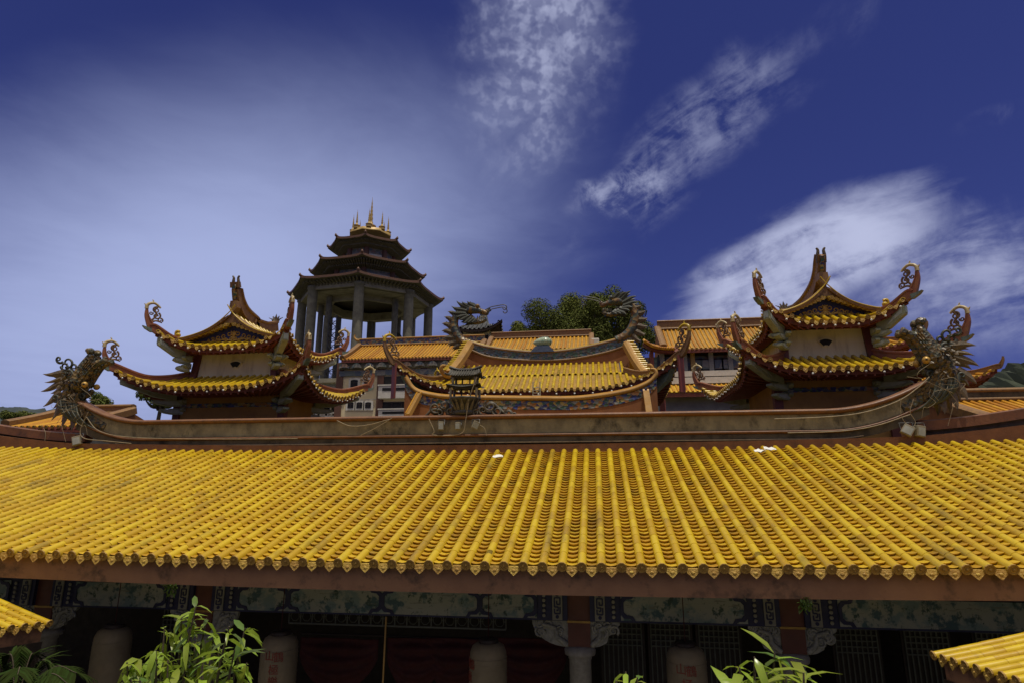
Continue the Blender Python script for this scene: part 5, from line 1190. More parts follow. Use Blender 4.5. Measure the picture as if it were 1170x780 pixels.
for i, (py, R_, ri, pyt) in enumerate(tiers):
    z = elz(py); zt_ = z+(R_-ri)*.24
    # upturned eave: rise near the corners
    def eave(k, t, r_, zz, lift): 
        a, b = oct_(r_, zz)[k], oct_(r_, zz)[(k+1) % 8]; p = a.lerp(b, t); c = abs(2*t-1)**4; out = (p-V((pcx, pcy, p.z))).normalized()
        return p+V((0, 0, lift*c))+out*.25*c
    rf = MB(); so_ = MB(); ri_ = MB(); br = MB()
    for k in range(8):
        rf.grid(12, 5, lambda a, b: (lambda o, q: o.lerp(q, b)-V((0, 0, .5*math.sin(pi*b))))(eave(k, a, R_, z, .3), oct_(ri, zt_)[k].lerp(oct_(ri, zt_)[(k+1) % 8], a)))
        so_.grid(12, 2, lambda a, b: eave(k, a, R_-.1, z-.35, .28).lerp(oct_(ri*.98, z-.2)[k].lerp(oct_(ri*.98, z-.2)[(k+1) % 8], a), b))
        for q in range(12): ri_.add([eave(k, (q+i_)/12, R_+.02, z+zz, .3) for i_ in (0, 1) for zz in (-.38, .08)], [(0, 1, 3, 2)])
        nb = 15
        for q in range(nb):               # bracket clusters below the eave
            t = (q+.5)/nb; p = oct_(R_-.7, z-.62)[k].lerp(oct_(R_-.7, z-.62)[(k+1) % 8], t); w0 = oct_(ri*1.0, z-1.15)[k].lerp(oct_(ri, z-1.15)[(k+1) % 8], t)
            br.bar(p+V((0, 0, .12)), p.lerp(w0, .55), .24, .32); br.bar(p.lerp(w0, .35)-V((0, 0, .2)), w0, .28, .4)
    r1 = rf.build('tier_roof', 'pag_dark', pg); so_.build('soffit', 'pag_soffit', r1); ri_.build('eave_edge', 'pag_trim', r1); br.build('brackets', 'pag_soffit', r1)
    for k in range(8):
        a, b = oct_(R_+.1, z+.35)[k], oct_(ri, zt_+.1)[k]; c = oct_(R_+.35, z+.85)[k]
        MB().tube(spline([b, b.lerp(a, .5)-V((0, 0, .5)), a, c], 5), [.28]*12+[.26, .2, .14, .08], 6).build('hip_ridge', 'pag_trim', r1)
# drums between the roofs
for (zb_, zt_, r_) in ((elz(338.5)+1.2, elz(313)+.2, 42/PX), (elz(313)+1., elz(286)+.2, 27/PX)):
    d = MB(); ringband(d, r_, zb_, r_, zt_); dr = d.build('drum_wall', 'white', pg)
    d = MB(); ringband(d, r_+.04, lerp(zb_, zt_, .42), r_+.04, lerp(zb_, zt_, .66)); d.build('drum_frieze', 'panel', dr)
    for k in range(8): p = oct_(r_, 0)[k]; MB().tube([V((p.x, p.y, zb_)), V((p.x, p.y, zt_))], .55, 8).build('pilaster', 'pag_trim2', dr)
# open storey
zt3 = elz(338.5)-.5; rc = 70/PX
bm = MB(); A = oct_(rc, zt3-.6)
for k in range(8): bm.bar(A[k], A[(k+1) % 8], .9, 1.5)
bm.build('ring_beam', 'pag_beam', pg)
bm = MB(); ringband(bm, rc*.99, zt3-1.5, rc*.6, zt3-1.3); bm.build('ceiling_edge', 'pag_beam', pg)
A = oct_(rc*.62, zt3-1.6); bm = MB()
for k in range(8): bm.bar(A[k], A[(k+1) % 8], .7, 1.6)
bm.build('inner_ring_beam', 'pag_beam', pg)
bm = MB()
for a, b in zip(oct_(rc*.98, zt3-1.0), oct_(rc*.62, zt3-1.3)): bm.bar(a, b, .5, .9)
bm.build('radial_beams', 'pag_beam', pg)
cl = MB(); cl.add(oct_(rc, zt3-.2), [tuple(range(8))]); cl.build('ceiling', 'pag_dark', pg)
for k, p in enumerate(oct_(rc, 0)):
    c = MB().lathe([(.92, base_z-6), (.90, zt3-3), (.86, zt3-1.2), (1.05, zt3-1.1), (1.05, zt3-.6)], (p.x, p.y, 0), 16).build('column', 'granite', pg)
for k, p in enumerate(oct_(rc*.70, 0)):
    c = MB().lathe([(.62, base_z-6), (.58, zt3-1.6)], (p.x, p.y, 0), 14).build('inner_column', 'granite', pg)
MB().lathe([(rc*1.25, base_z-8), (rc*1.25, base_z+1)], (pcx, pcy, 0), 8).build('plinth', 'granite', pg)
# gilded top
zt1 = elz(286)+ (45.5-27)/PX*.42
zt1 = elz(269)
b = MB(); b.lathe([(25/PX, zt1-.6), (25/PX, zt1-.3), (23.5/PX, zt1-.2), (23.5/PX, zt1+.1), (16/PX, zt1+.3), (7/PX, zt1+.5), (5/PX, zt1+.9)], (pcx, pcy, 0), 8); b.build('gilded_base', 'pag_gold', pg)
def spire(x, y, z, h, r):
    s = MB(); s.lathe([(r, 0), (r*1.1, h*.03), (r*.9, h*.06), (r, h*.14), (r*1.15, h*.16), (r*.8, h*.18), (r*.45, h*.22), (r*.36, h*.28)]+[(r*lerp(.34, .09, i/10)*(1.25 if i % 2 else .85), h*lerp(.32, .86, i/10)) for i in range(11)]+[(r*.05, h*.9), (r*.02, h)], (x, y, z), 10)
    s.build('spire', 'pag_gold', pg)
spire(pcx, pcy, zt1+.7, elz(227)-zt1-.7, 1.0)
for k, p in enumerate(oct_(20/PX, zt1)): spire(p.x, p.y, zt1+.1, 4.4, .62)
# bronze figure inside the pagoda, far silhouette
sp = at(466, 425, pcy+1)
st = thing('statue', 'dark robed standing statue half hidden between the pagoda columns', 'statue', (pcx+1.5, pcy+2, base_z))
s = MB(); s.lathe([(3.2, base_z), (3.4, base_z+4), (2.9, elz(430)), (2.4, elz(405)), (2.1, elz(392)), (1.3, elz(388)), (.8, elz(386))], (pcx+6.2, pcy+2, 0), 20); bd = s.build('robed_body', 'statue', st)
MB().ball((pcx+6.2, pcy+2, elz(383.5)), 1.15, 14, 10, sq=(1, 1, 1.25)).build('head', 'statue', st)
# scaffold mast
p = at(377, 440, 108); sc_t = thing('scaffold_mast', 'thin steel lattice mast beside the left pagoda columns', 'mast', (p.x, 108, terr(p.x, 108)))
z0 = terr(p.x, 108); z1 = at(377, 362, 108).z
for sx_ in (-1, 1):
    for sy_ in (-1, 1): MB().tube([(p.x+sx_*.8, 108+sy_*.8, z0), (p.x+sx_*.8, 108+sy_*.8, z1)], .09, 5).build('post', 'steel', sc_t)
b = MB(); n = 26
for i in range(n):
    za, zb_ = lerp(z0, z1, i/n), lerp(z0, z1, (i+1)/n); s = 1 if i % 2 else -1
    for sy_ in (-1, 1): b.bar((p.x-s*.8, 108+sy_*.8, za), (p.x+s*.8, 108+sy_*.8, zb_), .1, .1); b.bar((p.x-.8, 108+sy_*.8, za), (p.x+.8, 108+sy_*.8, za), .1, .1)
    for sx_ in (-1, 1): b.bar((p.x+sx_*.8, 108-s*.8, za), (p.x+sx_*.8, 108+s*.8, zb_), .1, .1)
b.build('bracing', 'steel', sc_t)
M_ = None
# ------------------------------------------------------------------ plain tiled roof for buildings further back
def far_roof(t, xa, xb, y0, y1, ze_, zr, pitch=.3, verge=.0, name='roof', band='frieze', horns=(True, True), capm='ochre', eave=True, sag=.0, bandh=.45):
    """front slope with rows of tiles, ridge with mosaic band, descending ridges at both gable ends"""
    def P(u, v): return V((u, lerp(y0, y1, v), lerp(ze_, zr, v*.85+.15*v*v)+sag*((u-(xa+xb)/2)/((xb-xa)/2))**2))
    us = arange(xa+.1, xb-.1, pitch); sl = math.hypot(y1-y0, zr-ze_)
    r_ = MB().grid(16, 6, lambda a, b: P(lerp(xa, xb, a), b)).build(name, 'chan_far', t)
    c = MB()
    for u in us:
        pts = [P(u, i/6)+V((0, 0, .02)) for i in range(7)]; c.tube(pts, pitch*.27, 6, caps=True)
    c.build('cover_tiles', 'glaze_far', r_)
    if eave:
        cp = MB(); dp = MB(); end_caps(cp, dp, P, us, pitch*.27, pitch, pitch*.42, detail=False); cp.build('eave_end_tiles', 'cap', r_); dp.build('drip_tiles', 'fascia_red', r_)
        MB().sweep([P(lerp(xa, xb, i/16), 0)+V((0, .08, -.08)) for i in range(17)], [(-.06, -.16), (.06, -.16), (.06, .04), (-.06, .04)]).build('eave_board', 'fascia_red', r_)
    y2 = y1+(y1-y0)
    MB().grid(2, 2, lambda a, b: V((lerp(xa, xb, a), lerp(y1, y2, b), lerp(zr, ze_, b)))).build('rear_roof', 'glaze_in', t)
    rp = [P(lerp(xa, xb, i/16), 1) for i in range(17)]
    q = MB().sweep([p+V((0, 0, bandh/2+.05)) for p in rp], [(-.15, -bandh/2), (.15, -bandh/2), (.15, bandh/2), (-.15, bandh/2)]).build('ridge', band, t)
    for h in (bandh+.08, .06): MB().tube([p+V((0, 0, h)) for p in rp], .11, 7, flat=2).build('ridge_lip', capm, q)
    for s, x in ((-1, xa), (1, xb)):
        pts = [P(x, v)+V((0, 0, .16)) for v in (1, .8, .6, .4, .2, .02)]
        o = MB().sweep(pts, [(-.22, -.16), (.22, -.16), (.22, .14), (.1, .2), (-.1, .2), (-.22, .14)]).build('descending_ridge', 'ridgebrown2', t)
        MB().prism([(y0, ze_), (y2, ze_), (y1, zr)], (x, 0, 0), (0, 1, 0), (0, 0, 1), .2).build('gable_wall', 'brownwall', t)
        if horns[0 if s < 0 else 1]:
            e = rp[0 if s < 0 else -1]+V((0, 0, bandh)); MB().tube(spline([e, e+V((s*.3, 0, .05)), e+V((s*.55, 0, .3)), e+V((s*.5, 0, .55))], 4), taper(13, .16, .05), 6).build('ridge_horn', capm, q)
    return P
M['ridgebrown2'] = M['ridgebrown']
def arch_window(t, x, y, z, wd, ht, arch=.25, fm='white'):
    """window with a shallow arched head: frame with a deep reveal and a dark pane"""
    pts = lambda w_, h_: [(-w_/2, 0), (w_/2, 0), (w_/2, h_*(1-arch*.5))]+[(w_/2*math.cos(a), h_*(1-arch*.5)+h_*arch*.5*math.sin(a)) for a in [pi*i/6 for i in range(1, 6)]]+[(-w_/2, h_*(1-arch*.5))]
    f = MB().prism(pts(wd+.34, ht+.34), (x, y-.05, z-.17), (1, 0, 0), (0, 0, 1), .12).build('window', fm, t)
    MB().prism(pts(wd, ht), (x, y-.075, z), (1, 0, 0), (0, 0, 1), .12).build('pane', 'glass', f)
    b = MB(); b.box(x-.02, x+.02, y-.15, y-.137, z, z+ht*.9); b.box(x-wd/2, x+wd/2, y-.1495, y-.1375, z+ht*.6, z+ht*.6+.04); b.build('glazing_bar', 'darkwood', f)
# ---- cream apartment block
YA = 48.0
A_ = lambda x, y, dy=0: at(x, y, YA+dy)
xa, xb = A_(393, 412).x, A_(545, 412).x; zea = A_(440, 411).z; zra = at(470, 393, YA+4).z
ap = thing('apartment_block', 'cream temple block with arched windows, white balconies and an ochre tiled roof', 'building', ((xa+xb)/2, YA+3, terr(0, 50)))
far_roof(ap, xa, xb, YA-.55, YA+3.2, zea, at(470, 394, YA+3.2).z, pitch=.29, bandh=.55, horns=(True, False))
zt_ = zea-.1; zw = terr(0, 50)-1
x1 = A_(394, 440).x+.15
MB().box(A_(386, 440).x+.25, xb-.6, YA, YA+7.5, zw, zt_).build('wall', 'cream', ap)
for px in (388, 435, 484): x = A_(px, 440).x; MB().box(x-.28, x+.28, YA-.12, YA+.2, zw, zt_-.05).build('brown_pilaster', 'colred2', ap)
MB().box(A_(389, 420).x, xb-.6, YA-.16, YA-.02, A_(440, 428.5).z, A_(440, 422.5).z).build('panel_frieze', 'panel', ap)
fr = MB().box(A_(389, 420).x, xb-.6, YA-.32, YA-.0, A_(440, 421).z, A_(440, 413).z).build('eave_frieze', 'pag_soffit', ap)
for i in range(11):
    x = lerp(A_(396, 420).x, A_(540, 420).x, i/10); MB().prism([(-.42, 0), (-.40, .14), (-.2, .36), (0, .42), (.2, .36), (.40, .14), (.42, 0), (.2, .06), (-.2, .06)], (x, YA-.40, A_(440, 420.5).z), (1, 0, 0), (0, 0, 1), .3).build('arched_corbel', 'panel', fr)
for px, py in ((405, 442), (420.5, 442)): p = A_(px, py); arch_window(ap, p.x, YA, p.z, .62, .62)
for px, py in ((401, 466), (411, 466), (421, 466)): p = A_(px, py); arch_window(ap, p.x, YA, p.z, .50, .50)
fl = MB().box(A_(389, 455).x, A_(432, 455).x, YA-.05, YA, A_(400, 456.5).z, A_(400, 455.8).z).build('floor_line', 'white', ap)
for (xA, xB, yt, yb_, rail) in ((437, 482, 430, 441, (442, 455)), (437, 482, 459, 468, (469, 480)), (488, 515, 430, 441, (442, 455))):
    a, b = A_(xA, yt), A_(xB, yb_)
    lg = MB().box(a.x, b.x, YA-.06, YA+.1, b.z, a.z).build('loggia', 'black', ap)
    for f_ in (.25, .5, .75): x = lerp(a.x, b.x, f_); MB().box(x-.03, x+.03, YA-.09, YA-.04, b.z, a.z).build('mullion', 'darkwood', lg)
    p, q = A_(xA-1, rail[0]), A_(xB, rail[1]); bl = MB().box(p.x, q.x, YA-.75, YA-.05, q.z, p.z).build('balcony', 'white', ap)
    MB().box(p.x-.05, q.x+.05, YA-.82, YA-.0, p.z, p.z+.10).build('balcony_rail', 'white', bl)
    MB().box(lerp(p.x, q.x, .1), lerp(p.x, q.x, .75), YA-.77, YA-.74, lerp(q.z, p.z, .58), lerp(q.z, p.z, .82)).build('balcony_slot', 'black', bl)
# wing with balconies at its left
lw = thing('balcony_wing', 'low grey-white wing with balconies between the left tower and the cream block', 'building', (A_(373, 450).x, YA+5, zw))
a, b = at(352, 437, YA+2), at(389, 437, YA+2)
MB().box(a.x, b.x, YA+2, YA+7, zw, a.z).build('wall', 'greywall', lw)
for y0_, y1_ in ((446, 457), (465, 474)):
    p, q = at(356, y0_, YA+2), at(386, y1_, YA+2); o = MB().box(p.x, q.x, YA+1.9, YA+2.1, q.z, p.z).build('opening', 'black', lw)
    for f_ in (.2, .45, .75): x = lerp(p.x, q.x, f_); MB().box(x-.07, x+.07, YA+1.8, YA+1.95, q.z, p.z).build('post', 'white', o)
    for f_ in (.33, .6): x = lerp(p.x, q.x, f_); MB().box(x-.2, x+.2, YA+1.85, YA+1.93, q.z, lerp(q.z, p.z, .8)).build('pane', 'glass', o)
    r0, r1 = at(354, y1_, YA+1.2), at(388, y1_+6, YA+1.2); bl = MB().box(r0.x, r1.x, YA+1.1, YA+2, r1.z, r0.z-.05).build('balcony', 'white', lw)
    MB().box(r0.x, r1.x, YA+1.0, YA+1.15, r0.z+.12, r0.z+.22).build('balcony_rail', 'white', bl)
    for i in range(9): x = lerp(r0.x, r1.x, i/8); MB().box(x-.05, x+.05, YA+1.03, YA+1.12, r0.z-.05, r0.z+.12).build('baluster', 'white', bl)
a = at(352, 436, YA+1.4); MB().box(a.x, b.x+.2, YA+1.2, YA+7.2, a.z-.1, a.z+.25).build('flat_roof', 'pag_beam', lw)
# ---- small grey house
G_ = lambda x, y: at(x, y, 62)
gh = thing('grey_house', 'small pale grey house with a dark upturned roof behind the left roof dragon', 'house', (G_(548, 380).x, 66, terr(0, 66)))
a, b = G_(529, 379), G_(560, 400); MB().box(a.x, b.x, 62, 70, terr(0, 66)-1, a.z).build('wall', 'greywall', gh)
S2 = Skirt(a.x-1.2, b.x+1.2, 60.8, 71.2, 2.4, a.z-.1, 1.5, .9, .3, 2.5)
cov, cha, cap, drp, fas, sof, rib = (MB() for _ in range(7)); skirt_meshes(S2, (0, 1, 2, 3), .5, .13, cov, cha, cap, drp, fas, sof, rib, fh=.25, tile=1.5, drop=.15)
rf = cha.build('roof', 'slate', gh); cov.build('cover_tiles', 'slate', rf, recalc=False); fas.build('eave_board', 'darkwood', rf); sof.build('soffit', 'darkwood', rf)
zr = a.z+1.4; xm0, xm1 = a.x+1.2, b.x-1.2
for s in (-1, 1): MB().grid(2, 3, lambda u_, v_, s=s: V((lerp(xm0-.1, xm1+.1, u_), lerp(66+s*3, 66, v_), zr+1.5*v_))).build('upper_slope', 'slate', gh)
for x in (xm0, xm1): MB().prism([(-3, 0), (3, 0), (0, 1.5)], (x, 66, zr), (0, 1, 0), (0, 0, 1), .2).build('gable', 'greywall', gh)
MB().sweep(spline([(xm0-.5, 66, zr+2.1), (xm0+.6, 66, zr+1.6), (xm1-.6, 66, zr+1.6), (xm1+.5, 66, zr+2.2)], 5), [(-.15, -.2), (.15, -.2), (.15, .2), (-.15, .2)]).build('ridge', 'slate', gh)
p = G_(556, 378); MB().box(p.x-.2, p.x+.2, 61.9, 62, p.z-2, p.z-.5).build('window', 'glass', gh)
# ---- second ochre roof behind the dragon ridge
B_ = lambda x, y: at(x, y, 52)
xa, xb = B_(556, 399).x, B_(676, 399).x
rh = thing('rear_hall', 'rear hall with plain ochre tiled roof just below the round dark tree', 'hall', ((xa+xb)/2, 55, terr(0, 55)))
far_roof(rh, xa, xb, 51, 54.6, B_(620, 402).z, at(620, 386, 54.6).z, pitch=.36, band='ridgebrown', bandh=.5, horns=(False, False), capm='ridgebrown')
for k in range(26):
    x = lerp(xa, xb, (k+.5)/26); MB().ball((x, 54.6, at(620, 386, 54.6).z+.62), .08, 6, 4).build('ridge_knob', 'ochre', rh)
MB().box(xa+1, xb-1, 52, 57, terr(0, 55)-1, B_(620, 402).z-.1).build('wall', 'cream', rh)
p = B_(680, 390); tk = MB().box(p.x-.35, p.x+.35, 52.6, 53.4, p.z-2.2, p.z+.45); o = tk.build('water_tank', 'white', None, (p.x, 53, p.z-2.2)); md = o.modifiers.new('bevel', 'BEVEL'); md.width = .08; md.segments = 2
tag(o, 'small white box tank at the right end of the rear ochre roof, below the tree', 'tank')
# ---- right hand hall
C_ = lambda x, y, dy=0: at(x, y, 42+dy)
xa, xb = C_(757, 399).x, C_(925, 399).x; zec = C_(800, 401).z
rt = thing('right_hall', 'two-storey hall with ochre roof, painted panels and pale railing left of the right tower', 'hall', ((xa+xb)/2, 44, terr(0, 44)))
far_roof(rt, xa, xb, 41.2, 44.6, zec, at(800, 376, 44.6).z, pitch=.29, band='ridgebrown', bandh=.55, horns=(False, False), capm='ridgebrown')
zw = terr(0, 44)-1
MB().box(xa-.3, xb+.3, 42.4, 48, zw, zec-.05).build('wall', 'darkwood', rt)
a, b = C_(782, 406), C_(930, 424); MB().box(a.x-4, b.x, 42.2, 42.38, b.z, a.z).build('painted_panels', 'panel_dk', rt)
for px in (757, 783, 792, 813, 835, 858): x = C_(px, 415).x; MB().box(x-.15, x+.15, 42.0, 42.3, C_(800, 428).z, zec-.1).build('post', 'stonecol' if px != 792 else 'gold', rt)
for px in (797, 806, 822, 830, 843, 851): 
    x = C_(px, 415).x; z_ = C_(800, 421).z; f_ = MB().box(x-.36, x+.36, 42.12, 42.2, z_-.1, z_+.72).build('window', 'darkwood', rt); MB().box(x-.28, x+.28, 42.08, 42.15, z_, z_+.62).build('pane', 'panel', f_)
for y0_, y1_ in ((428, 430.5), (434, 437.5)): a, b = C_(740, y0_), C_(930, y1_); MB().box(a.x, b.x, 40.9, 41.1, b.z, a.z).build('railing', 'white', rt)
for i in range(24): x = lerp(C_(742, 430).x, C_(930, 430).x, i/23); MB().box(x-.06, x+.06, 40.95, 41.05, C_(800, 437).z, C_(800, 430).z).build('baluster', 'steel' if i % 6 else 'white', rt)
def P3(u, v): return V((u, lerp(39.6, 41.2, v), lerp(C_(800, 447, -2.4).z, C_(800, 438, -.8).z, v)))
us = arange(C_(740, 440).x, C_(930, 440).x, .29); r_ = MB().grid(10, 3, lambda a, b: P3(lerp(us[0], us[-1], a), b)).build('lower_roof', 'glaze_in', rt); c = MB()
for u_ in us: c.tube([P3(u_, i/3) for i in range(4)], .08, 6)
c.build('cover_tiles', 'glaze_far', r_)
MB().sweep([P3(us[0], 0)+V((0, .1, -.1)), P3(us[-1], 0)+V((0, .1, -.1))], [(-.06, -.2), (.06, -.2), (.06, .05), (-.06, .05)]).build('eave_board', 'fascia_red', r_)
MB().box(us[0]+.5, us[-1], 40.6, 43, zw, C_(800, 448).z).build('lower_wall', 'greywall', rt)
# upturned corner eave at its left end
e0, e1 = C_(757, 401, -.5), C_(733, 392, -.5)
pth = spline([C_(775, 401, -.6), C_(757, 400.5, -.6), C_(745, 398, -.6), C_(735, 392, -.6)], 6)
MB().sweep(pth, [(-.35, -.12), (.35, -.12), (.2, .25), (-.2, .25)]).build('corner_eave', 'fascia_red', rt)
c = MB()
for i in range(2, len(pth)-1): c.tube([pth[i]+V((0, .5, .4)), pth[i]+V((0, -.45, .05))], .1, 6)
c.build('corner_tiles', 'glaze_far', rt)
MB().box(pth[-3].x+.25, pth[-8].x, 41.6, 42.6, zw, pth[-8].z-.1).build('corner_wall', 'redwood', rt)
# ---- corner pavilion behind the right tower
def pavilion(x0, x1, py, Y, label, pyw, cat='pavilion'):
    a, b = at(x0, py, Y), at(x1, py, Y); t = thing('pavilion', label, cat, ((a.x+b.x)/2, Y+2.5, terr(0, Y)))
    S3 = Skirt(a.x, b.x, Y, Y+5, 1.8, a.z, 1.1, .55, .25, 1.8)
    cov, cha, cap, drp, fas, sof, rib = (MB() for _ in range(7)); skirt_meshes(S3, (0, 1, 2, 3), .3, .08, cov, cha, cap, drp, fas, sof, rib, fh=.2, tile=.5, drop=.13)
    rf = cha.build('roof', 'glaze_in', t); cov.build('cover_tiles', 'glaze_far', rf, recalc=False); cap.build('eave_end_tiles', 'cap', rf); drp.build('drip_tiles', 'fascia_red', rf); fas.build('eave_board', 'fascia_red', rf); sof.build('soffit', 'redwood', rf); rib.build('rafters', 'redwood', rf)
    MB().box(a.x+1.7, b.x-1.7, Y+1.7, Y+3.3, a.z+.9, a.z+1.5).build('ridge', 'ridgebrown', t)
    for k in range(4): horn(t, S3.hip(k, 9), .55, .3, .16, .26, 'ridgebrown', scrolls=False)
    MB().box(a.x+1.3, b.x-1.3, Y+1.3, Y+3.7, terr(0, Y)-1, a.z+.05).build('wall', 'panel_dk', t)
    for x in (a.x+1.2, b.x-1.2): MB().box(x-.14, x+.14, Y+1.1, Y+1.4, terr(0, Y)-1, a.z+.05).build('post', 'ochre', t)
    return t
pavilion(950, 1046, 398, 31, 'small pavilion corner roof with dark walls just right of and behind the right tower', 0)
pavilion(985, 1133, 437, 33, 'low pavilion roof with upturned corner behind the right ridge dragon', 0)
# ---- wing roofs close behind the ridge
W_ = lambda x, y, Y=25.5: at(x, y, Y)
xa, xb = W_(1060, 460).x, W_(1330, 460).x
wr = thing('side_wing', 'right side wing with fine brownish yellow tiles at the right edge', 'wing', ((xa+xb)/2, 25, 0))
far_roof(wr, xa, xb, 21.0, 25.5, at(1110, 482, 21).z-.25, at(1120, 458, 25.5).z, pitch=.27, band='ridge_dark', bandh=.32, horns=(False, False), capm='ridgebrown')
MB().box(xa+.3, xb-.3, 22, 29, 0, at(1110, 482, 21).z-.3).build('wall', 'ochre', wr)
xa, xb = at(62, 470, 27).x, at(143, 470, 27).x
wl = thing('side_wing', 'left side wing, a sliver of yellow roof beyond the left ridge dragon', 'wing', ((xa+xb)/2, 27, 0))
far_roof(wl, xa, xb, 24.5, 27.5, at(100, 487, 24.5).z, at(110, 473, 27.5).z, pitch=.3, band='ridgebrown', bandh=.3, horns=(False, False), capm='ridgebrown')
MB().box(xa+.3, xb-.3, 25.4, 29.5, 0, at(100, 487, 24.5).z-.05).build('wall', 'greywall', wl)
# ------------------------------------------------------------------ trees and far hills
def tree(name, label, base, h, crown, rad, n, lsz, mats, seed, group=None, wood='bark', lobes=14, lr=(.25, .46), sh=(.35, .78)):
    t = thing(name, label, 'tree', base, group); q = random.Random(seed); base = V(base)
    top = base+V((0, 0, h)); k = MB()
    k.tube(spline([base-V((0, 0, .5)), base+V((.1*h*.1, 0, h*.3)), base+V((-.02*h, 0, h*.6)), crown], 5), taper(16, h*.035, h*.012), 9)
    cs = []
    for i in range(lobes):
        d = V((q.gauss(0, 1), q.gauss(0, 1), q.gauss(.15, .8))).normalized(); c = crown+V((d.x*rad[0], d.y*rad[1], d.z*rad[2]))*q.uniform(*sh); r_ = q.uniform(*lr)*min(rad[0], rad[2]*1.2)
        cs.append((c, r_)); a = crown-V((0, 0, rad[2]*.7)); k.tube(spline([a, a.lerp(c, .5)+V((0, 0, -.05*h)), c], 4), taper(9, h*.014, h*.004), 6)
    k.build('trunk', wood, t)
    cm = [MB() for _ in mats]
    for i in range(n):
        c, r_ = q.choice(cs); d = V((q.gauss(0, 1), q.gauss(0, 1), q.gauss(.1, 1))).normalized(); p = c+d*r_*q.random()**.35*1.05
        nr = (d+V((q.gauss(0, .5), q.gauss(0, .5), q.gauss(.5, .5)))).normalized(); a = nr.orthogonal().normalized(); a.rotate(Matrix.Rotation(q.uniform(0, 6.28), 3, nr)); b = nr.cross(a); s = lsz*q.uniform(.6, 1.3)
        mb = cm[0 if len(cm) == 1 or (cs.index((c, r_)) % 5) else 1]
        mb.add([p-a*s, p-b*s*.5+nr*s*.15, p+a*s, p+b*s*.5+nr*s*.15], [(0, 1, 2), (0, 2, 3)], False)
    for mb, m in zip(cm, mats):
        if mb.f: mb.build('crown' if m == mats[0] else 'young_leaves', m, t, recalc=False)
    return t
c = at(668, 381, 78); z0 = terr(c.x, 78)
tree('round_tree', 'large dark round tree behind the rear ochre roof and right roof dragon', (c.x, 78, z0), c.z-z0, c, (10.2, 8, 5.6), 110000, .14, ['crown', 'crown_y'], 4, lobes=90, lr=(.14, .30), sh=(.45, .92))
c = at(612, 389, 80); tree('round_tree', 'lower dark bushy tree left of the large round tree', (c.x, 80, terr(c.x, 80)), c.z-terr(c.x, 80), c, (3.6, 3.2, 2.6), 11000, .17, ['crown'], 5, lobes=24, lr=(.18, .36), sh=(.4, .88))
for px, py, Y, rx, rz, lab, s in ((117, 463, 62, 1.8, 1.7, 'small tree between the left dragon and the left tower roof corner', 6), (186, 452, 62, 3.2, 1.7, 'low treetop showing above the lower roof of the left tower', 7), (20, 476, 70, 3, 1.2, 'dark low bush beyond the wing ridge at the left edge', 8), (1015, 436, 58, 3, 1.2, 'bit of treetop between the right tower and its ridge dragon', 9)):
    c = at(px, py, Y); tree('distant_tree', lab, (c.x, Y, terr(c.x, Y)), max(1.5, c.z-terr(c.x, Y)), c, (rx, rx*.9, rz), 5000, .13, ['crown'], s, group='small trees behind the roofs', lobes=12)
def hill(name, pts, Y, m, seed, dep=160):
    q = random.Random(seed); P0 = [at(x, y, Y) for x, y in pts]; xs_ = [p.x for p in P0]
    def hz(x):
        for a, b in zip(P0[:-1], P0[1:]):
            if a.x <= x <= b.x: t = (x-a.x)/(b.x-a.x); t = t*t*(3-2*t); return lerp(a.z, b.z, t)
        return P0[0].z if x < xs_[0] else P0[-1].z
    nx, ny = 150, 26; g = MB(); jit = {}
    def fn(a, b):
        x = lerp(xs_[0], xs_[-1], a); y = Y+(b-.45)*dep; prof = max(0, 1-abs((b-.45)/.5))**.7
        return V((x, y, (hz(x)+q.uniform(-1.6, 1.6))*prof+q.uniform(-.8, .8)))
    g.grid(nx, ny, fn, smooth=False); return struct(g.build(name, m))
hill('hill', [(1040, 470), (1090, 450), (1118, 437), (1140, 424), (1162, 414), (1200, 408), (1290, 395), (1420, 470)], 250, 'woods', 3)
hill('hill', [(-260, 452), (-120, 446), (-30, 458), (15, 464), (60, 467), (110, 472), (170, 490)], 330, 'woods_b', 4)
# ------------------------------------------------------------------ plants before the hall
def bush(name, label, px, py, Y, clusters, L, seed, m='leaf', sub='leaf_dk', group=None):
    """leafy shoots: each shoot ends in a whorl of drooping lance-shaped leaves"""
    q = random.Random(seed); b0 = at(px, py, Y); base = V((b0.x, Y, .03)); t = thing(name, label, 'plant', base, group)
    st, lf, dk = MB(), MB(), MB(); fork = V((b0.x, Y, max(.8, b0.z-1.6)))
    st.tube(spline([base, base.lerp(fork, .5)+V((.04, .02, 0)), fork], 5), taper(11, .06, .04), 8)
    for (x, y, dy, n) in clusters:
        c = at(x, y, Y+dy); a = fork+V((q.uniform(-.1, .1), q.uniform(-.1, .1), q.uniform(-.3, .3)))
        pth = spline([a, a.lerp(c, .45)+V((q.uniform(-.08, .08), q.uniform(-.08, .08), .0)), a.lerp(c, .8)+V((q.uniform(-.04, .04), 0, -.02)), c], 5)
        st.tube(pth, taper(16, .022, .006), 5)
        for i in range(n):
            k = q.random()**1.6; p = pth[-1].lerp(pth[-5], k); ang = i*2.4+q.uniform(-.4, .4)
            el = q.uniform(-.85, .45)*(1-k*.3)+(.7 if i < 2 else 0); d = V((math.cos(ang)*math.cos(el), math.sin(ang)*math.cos(el), math.sin(el)))
            s = q.uniform(.5, 1.25)*(1 if k < .5 else 1.1)
            up_ = V((q.gauss(0, .25), q.gauss(0, .25), 1))
            (lf if q.random() > .25 else dk).leaf(p, d, up_, L*s, L*q.uniform(.24, .36)*s, q.uniform(.2, 1.0))
    st.build('stem', 'bark', t); lf.build('foliage', m, t, recalc=False); dk.build('older_leaves', sub, t, recalc=False)
    return t
q = random.Random(5); cl = []
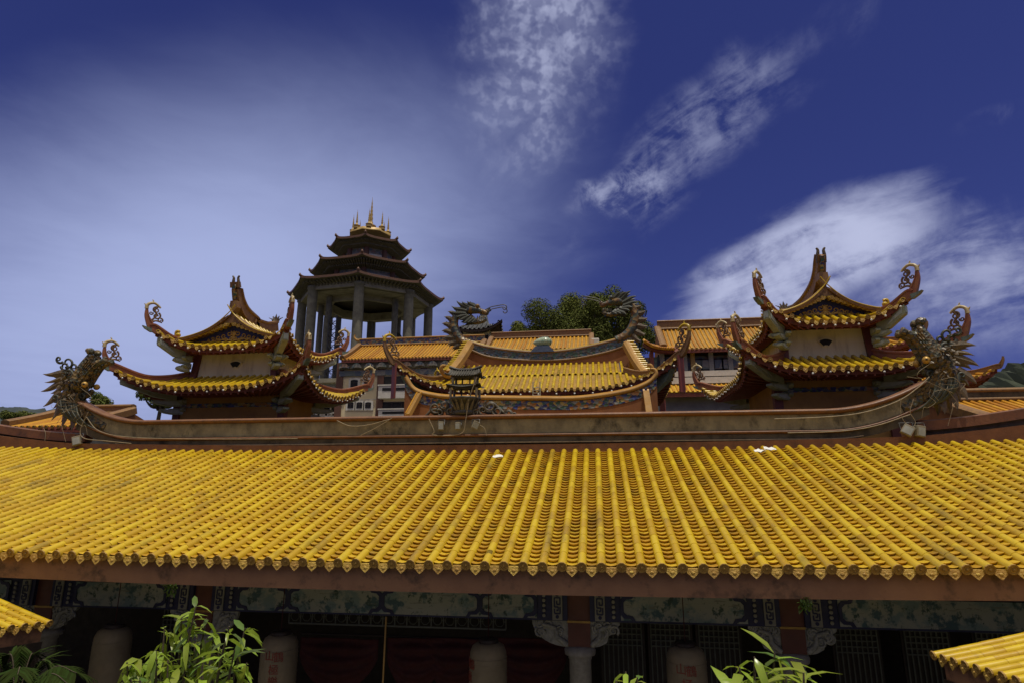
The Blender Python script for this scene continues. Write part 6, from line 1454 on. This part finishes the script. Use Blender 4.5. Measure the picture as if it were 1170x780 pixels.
for (x, y, n) in ((224, 692, 15), (207, 705, 12), (236, 706, 13), (196, 722, 12), (188, 716, 9), (246, 722, 12), (262, 715, 13), (280, 717, 13), (226, 726, 13), (210, 738, 12), (252, 740, 11), (178, 742, 11), (158, 752, 12), (145, 756, 10), (192, 752, 12), (232, 750, 12), (268, 742, 9), (282, 757, 12), (262, 764, 10), (215, 764, 12), (172, 768, 12), (245, 775, 11), (150, 776, 9), (198, 782, 12), (276, 776, 9), (228, 790, 14), (180, 795, 12), (255, 798, 12), (140, 768, 8)): cl.append((x, y, q.uniform(-.35, .35), n))
bush('leafy_bush', 'large bright green leafy bush with drooping leaves in front of the hall at left', 215, 760, 5.2, cl, .185, 3)
cl = [(x, y, q.uniform(-.2, .2), n) for x, y, n in ((862, 750, 10), (885, 746, 11), (905, 754, 9), (845, 762, 9), (872, 760, 10), (875, 768, 10), (898, 775, 9), (918, 768, 6), (838, 780, 8), (870, 790, 10))]
bush('leafy_bush', 'leafy green bush top in front of the right column at the bottom', 876, 790, 4.6, cl, .20, 8)
cl = [(715, 767, .05, 9), (728, 773, -.05, 8), (704, 777, 0, 7)]
bush('leafy_bush', 'small tip of a green bush peeping in at the bottom beside the stone column', 716, 795, 4.6, cl, .16, 9)
# palm-like plant at the lower left corner
b0 = at(20, 790, 6.6); t = thing('palm', 'arching dark green palm fronds in the bottom left corner', 'palm', (b0.x, 6.6, .03)); st, lf = MB(), MB(); q = random.Random(12)
st.tube([(b0.x, 6.6, .03), (b0.x+.05, 6.6, b0.z-.9), (b0.x, 6.6, b0.z-.2)], [.09, .07, .05], 9)
for (x, y, dy) in ((60, 757, .1), (88, 768, -.2), (40, 747, .2), (5, 748, .0), (80, 782, -.4), (-25, 755, 0), (66, 790, .3), (20, 770, -.6)):
    tip = at(x, y, 6.6+dy); a = V((b0.x, 6.6, b0.z-.2)); mid_ = a.lerp(tip, .55)+V((0, 0, .22)); pth = spline([a, mid_, tip], 9); st.tube(pth, taper(len(pth), .008, .003), 5)
    for i in range(3, len(pth)-1):
        tn = (pth[i+1]-pth[i]).normalized(); sd = tn.cross(V((0, 0, 1))).normalized()
        for s in (-1, 1):
            for h_ in (0, .5): lf.leaf(pth[i].lerp(pth[i+1], h_), (tn*.75+sd*s*.6+V((0, 0, -.15))), V((0, 0, 1)), q.uniform(.20, .30), .032, .35)
    lf.leaf(pth[-1], tn, (0, 0, 1), .22, .03, .3)
st.build('stem', 'bark', t); lf.build('fronds', 'palm', t, recalc=False)
for o in bpy.data.objects:
    for k in ('_w', '_o'):
        if k in o: del o[k]
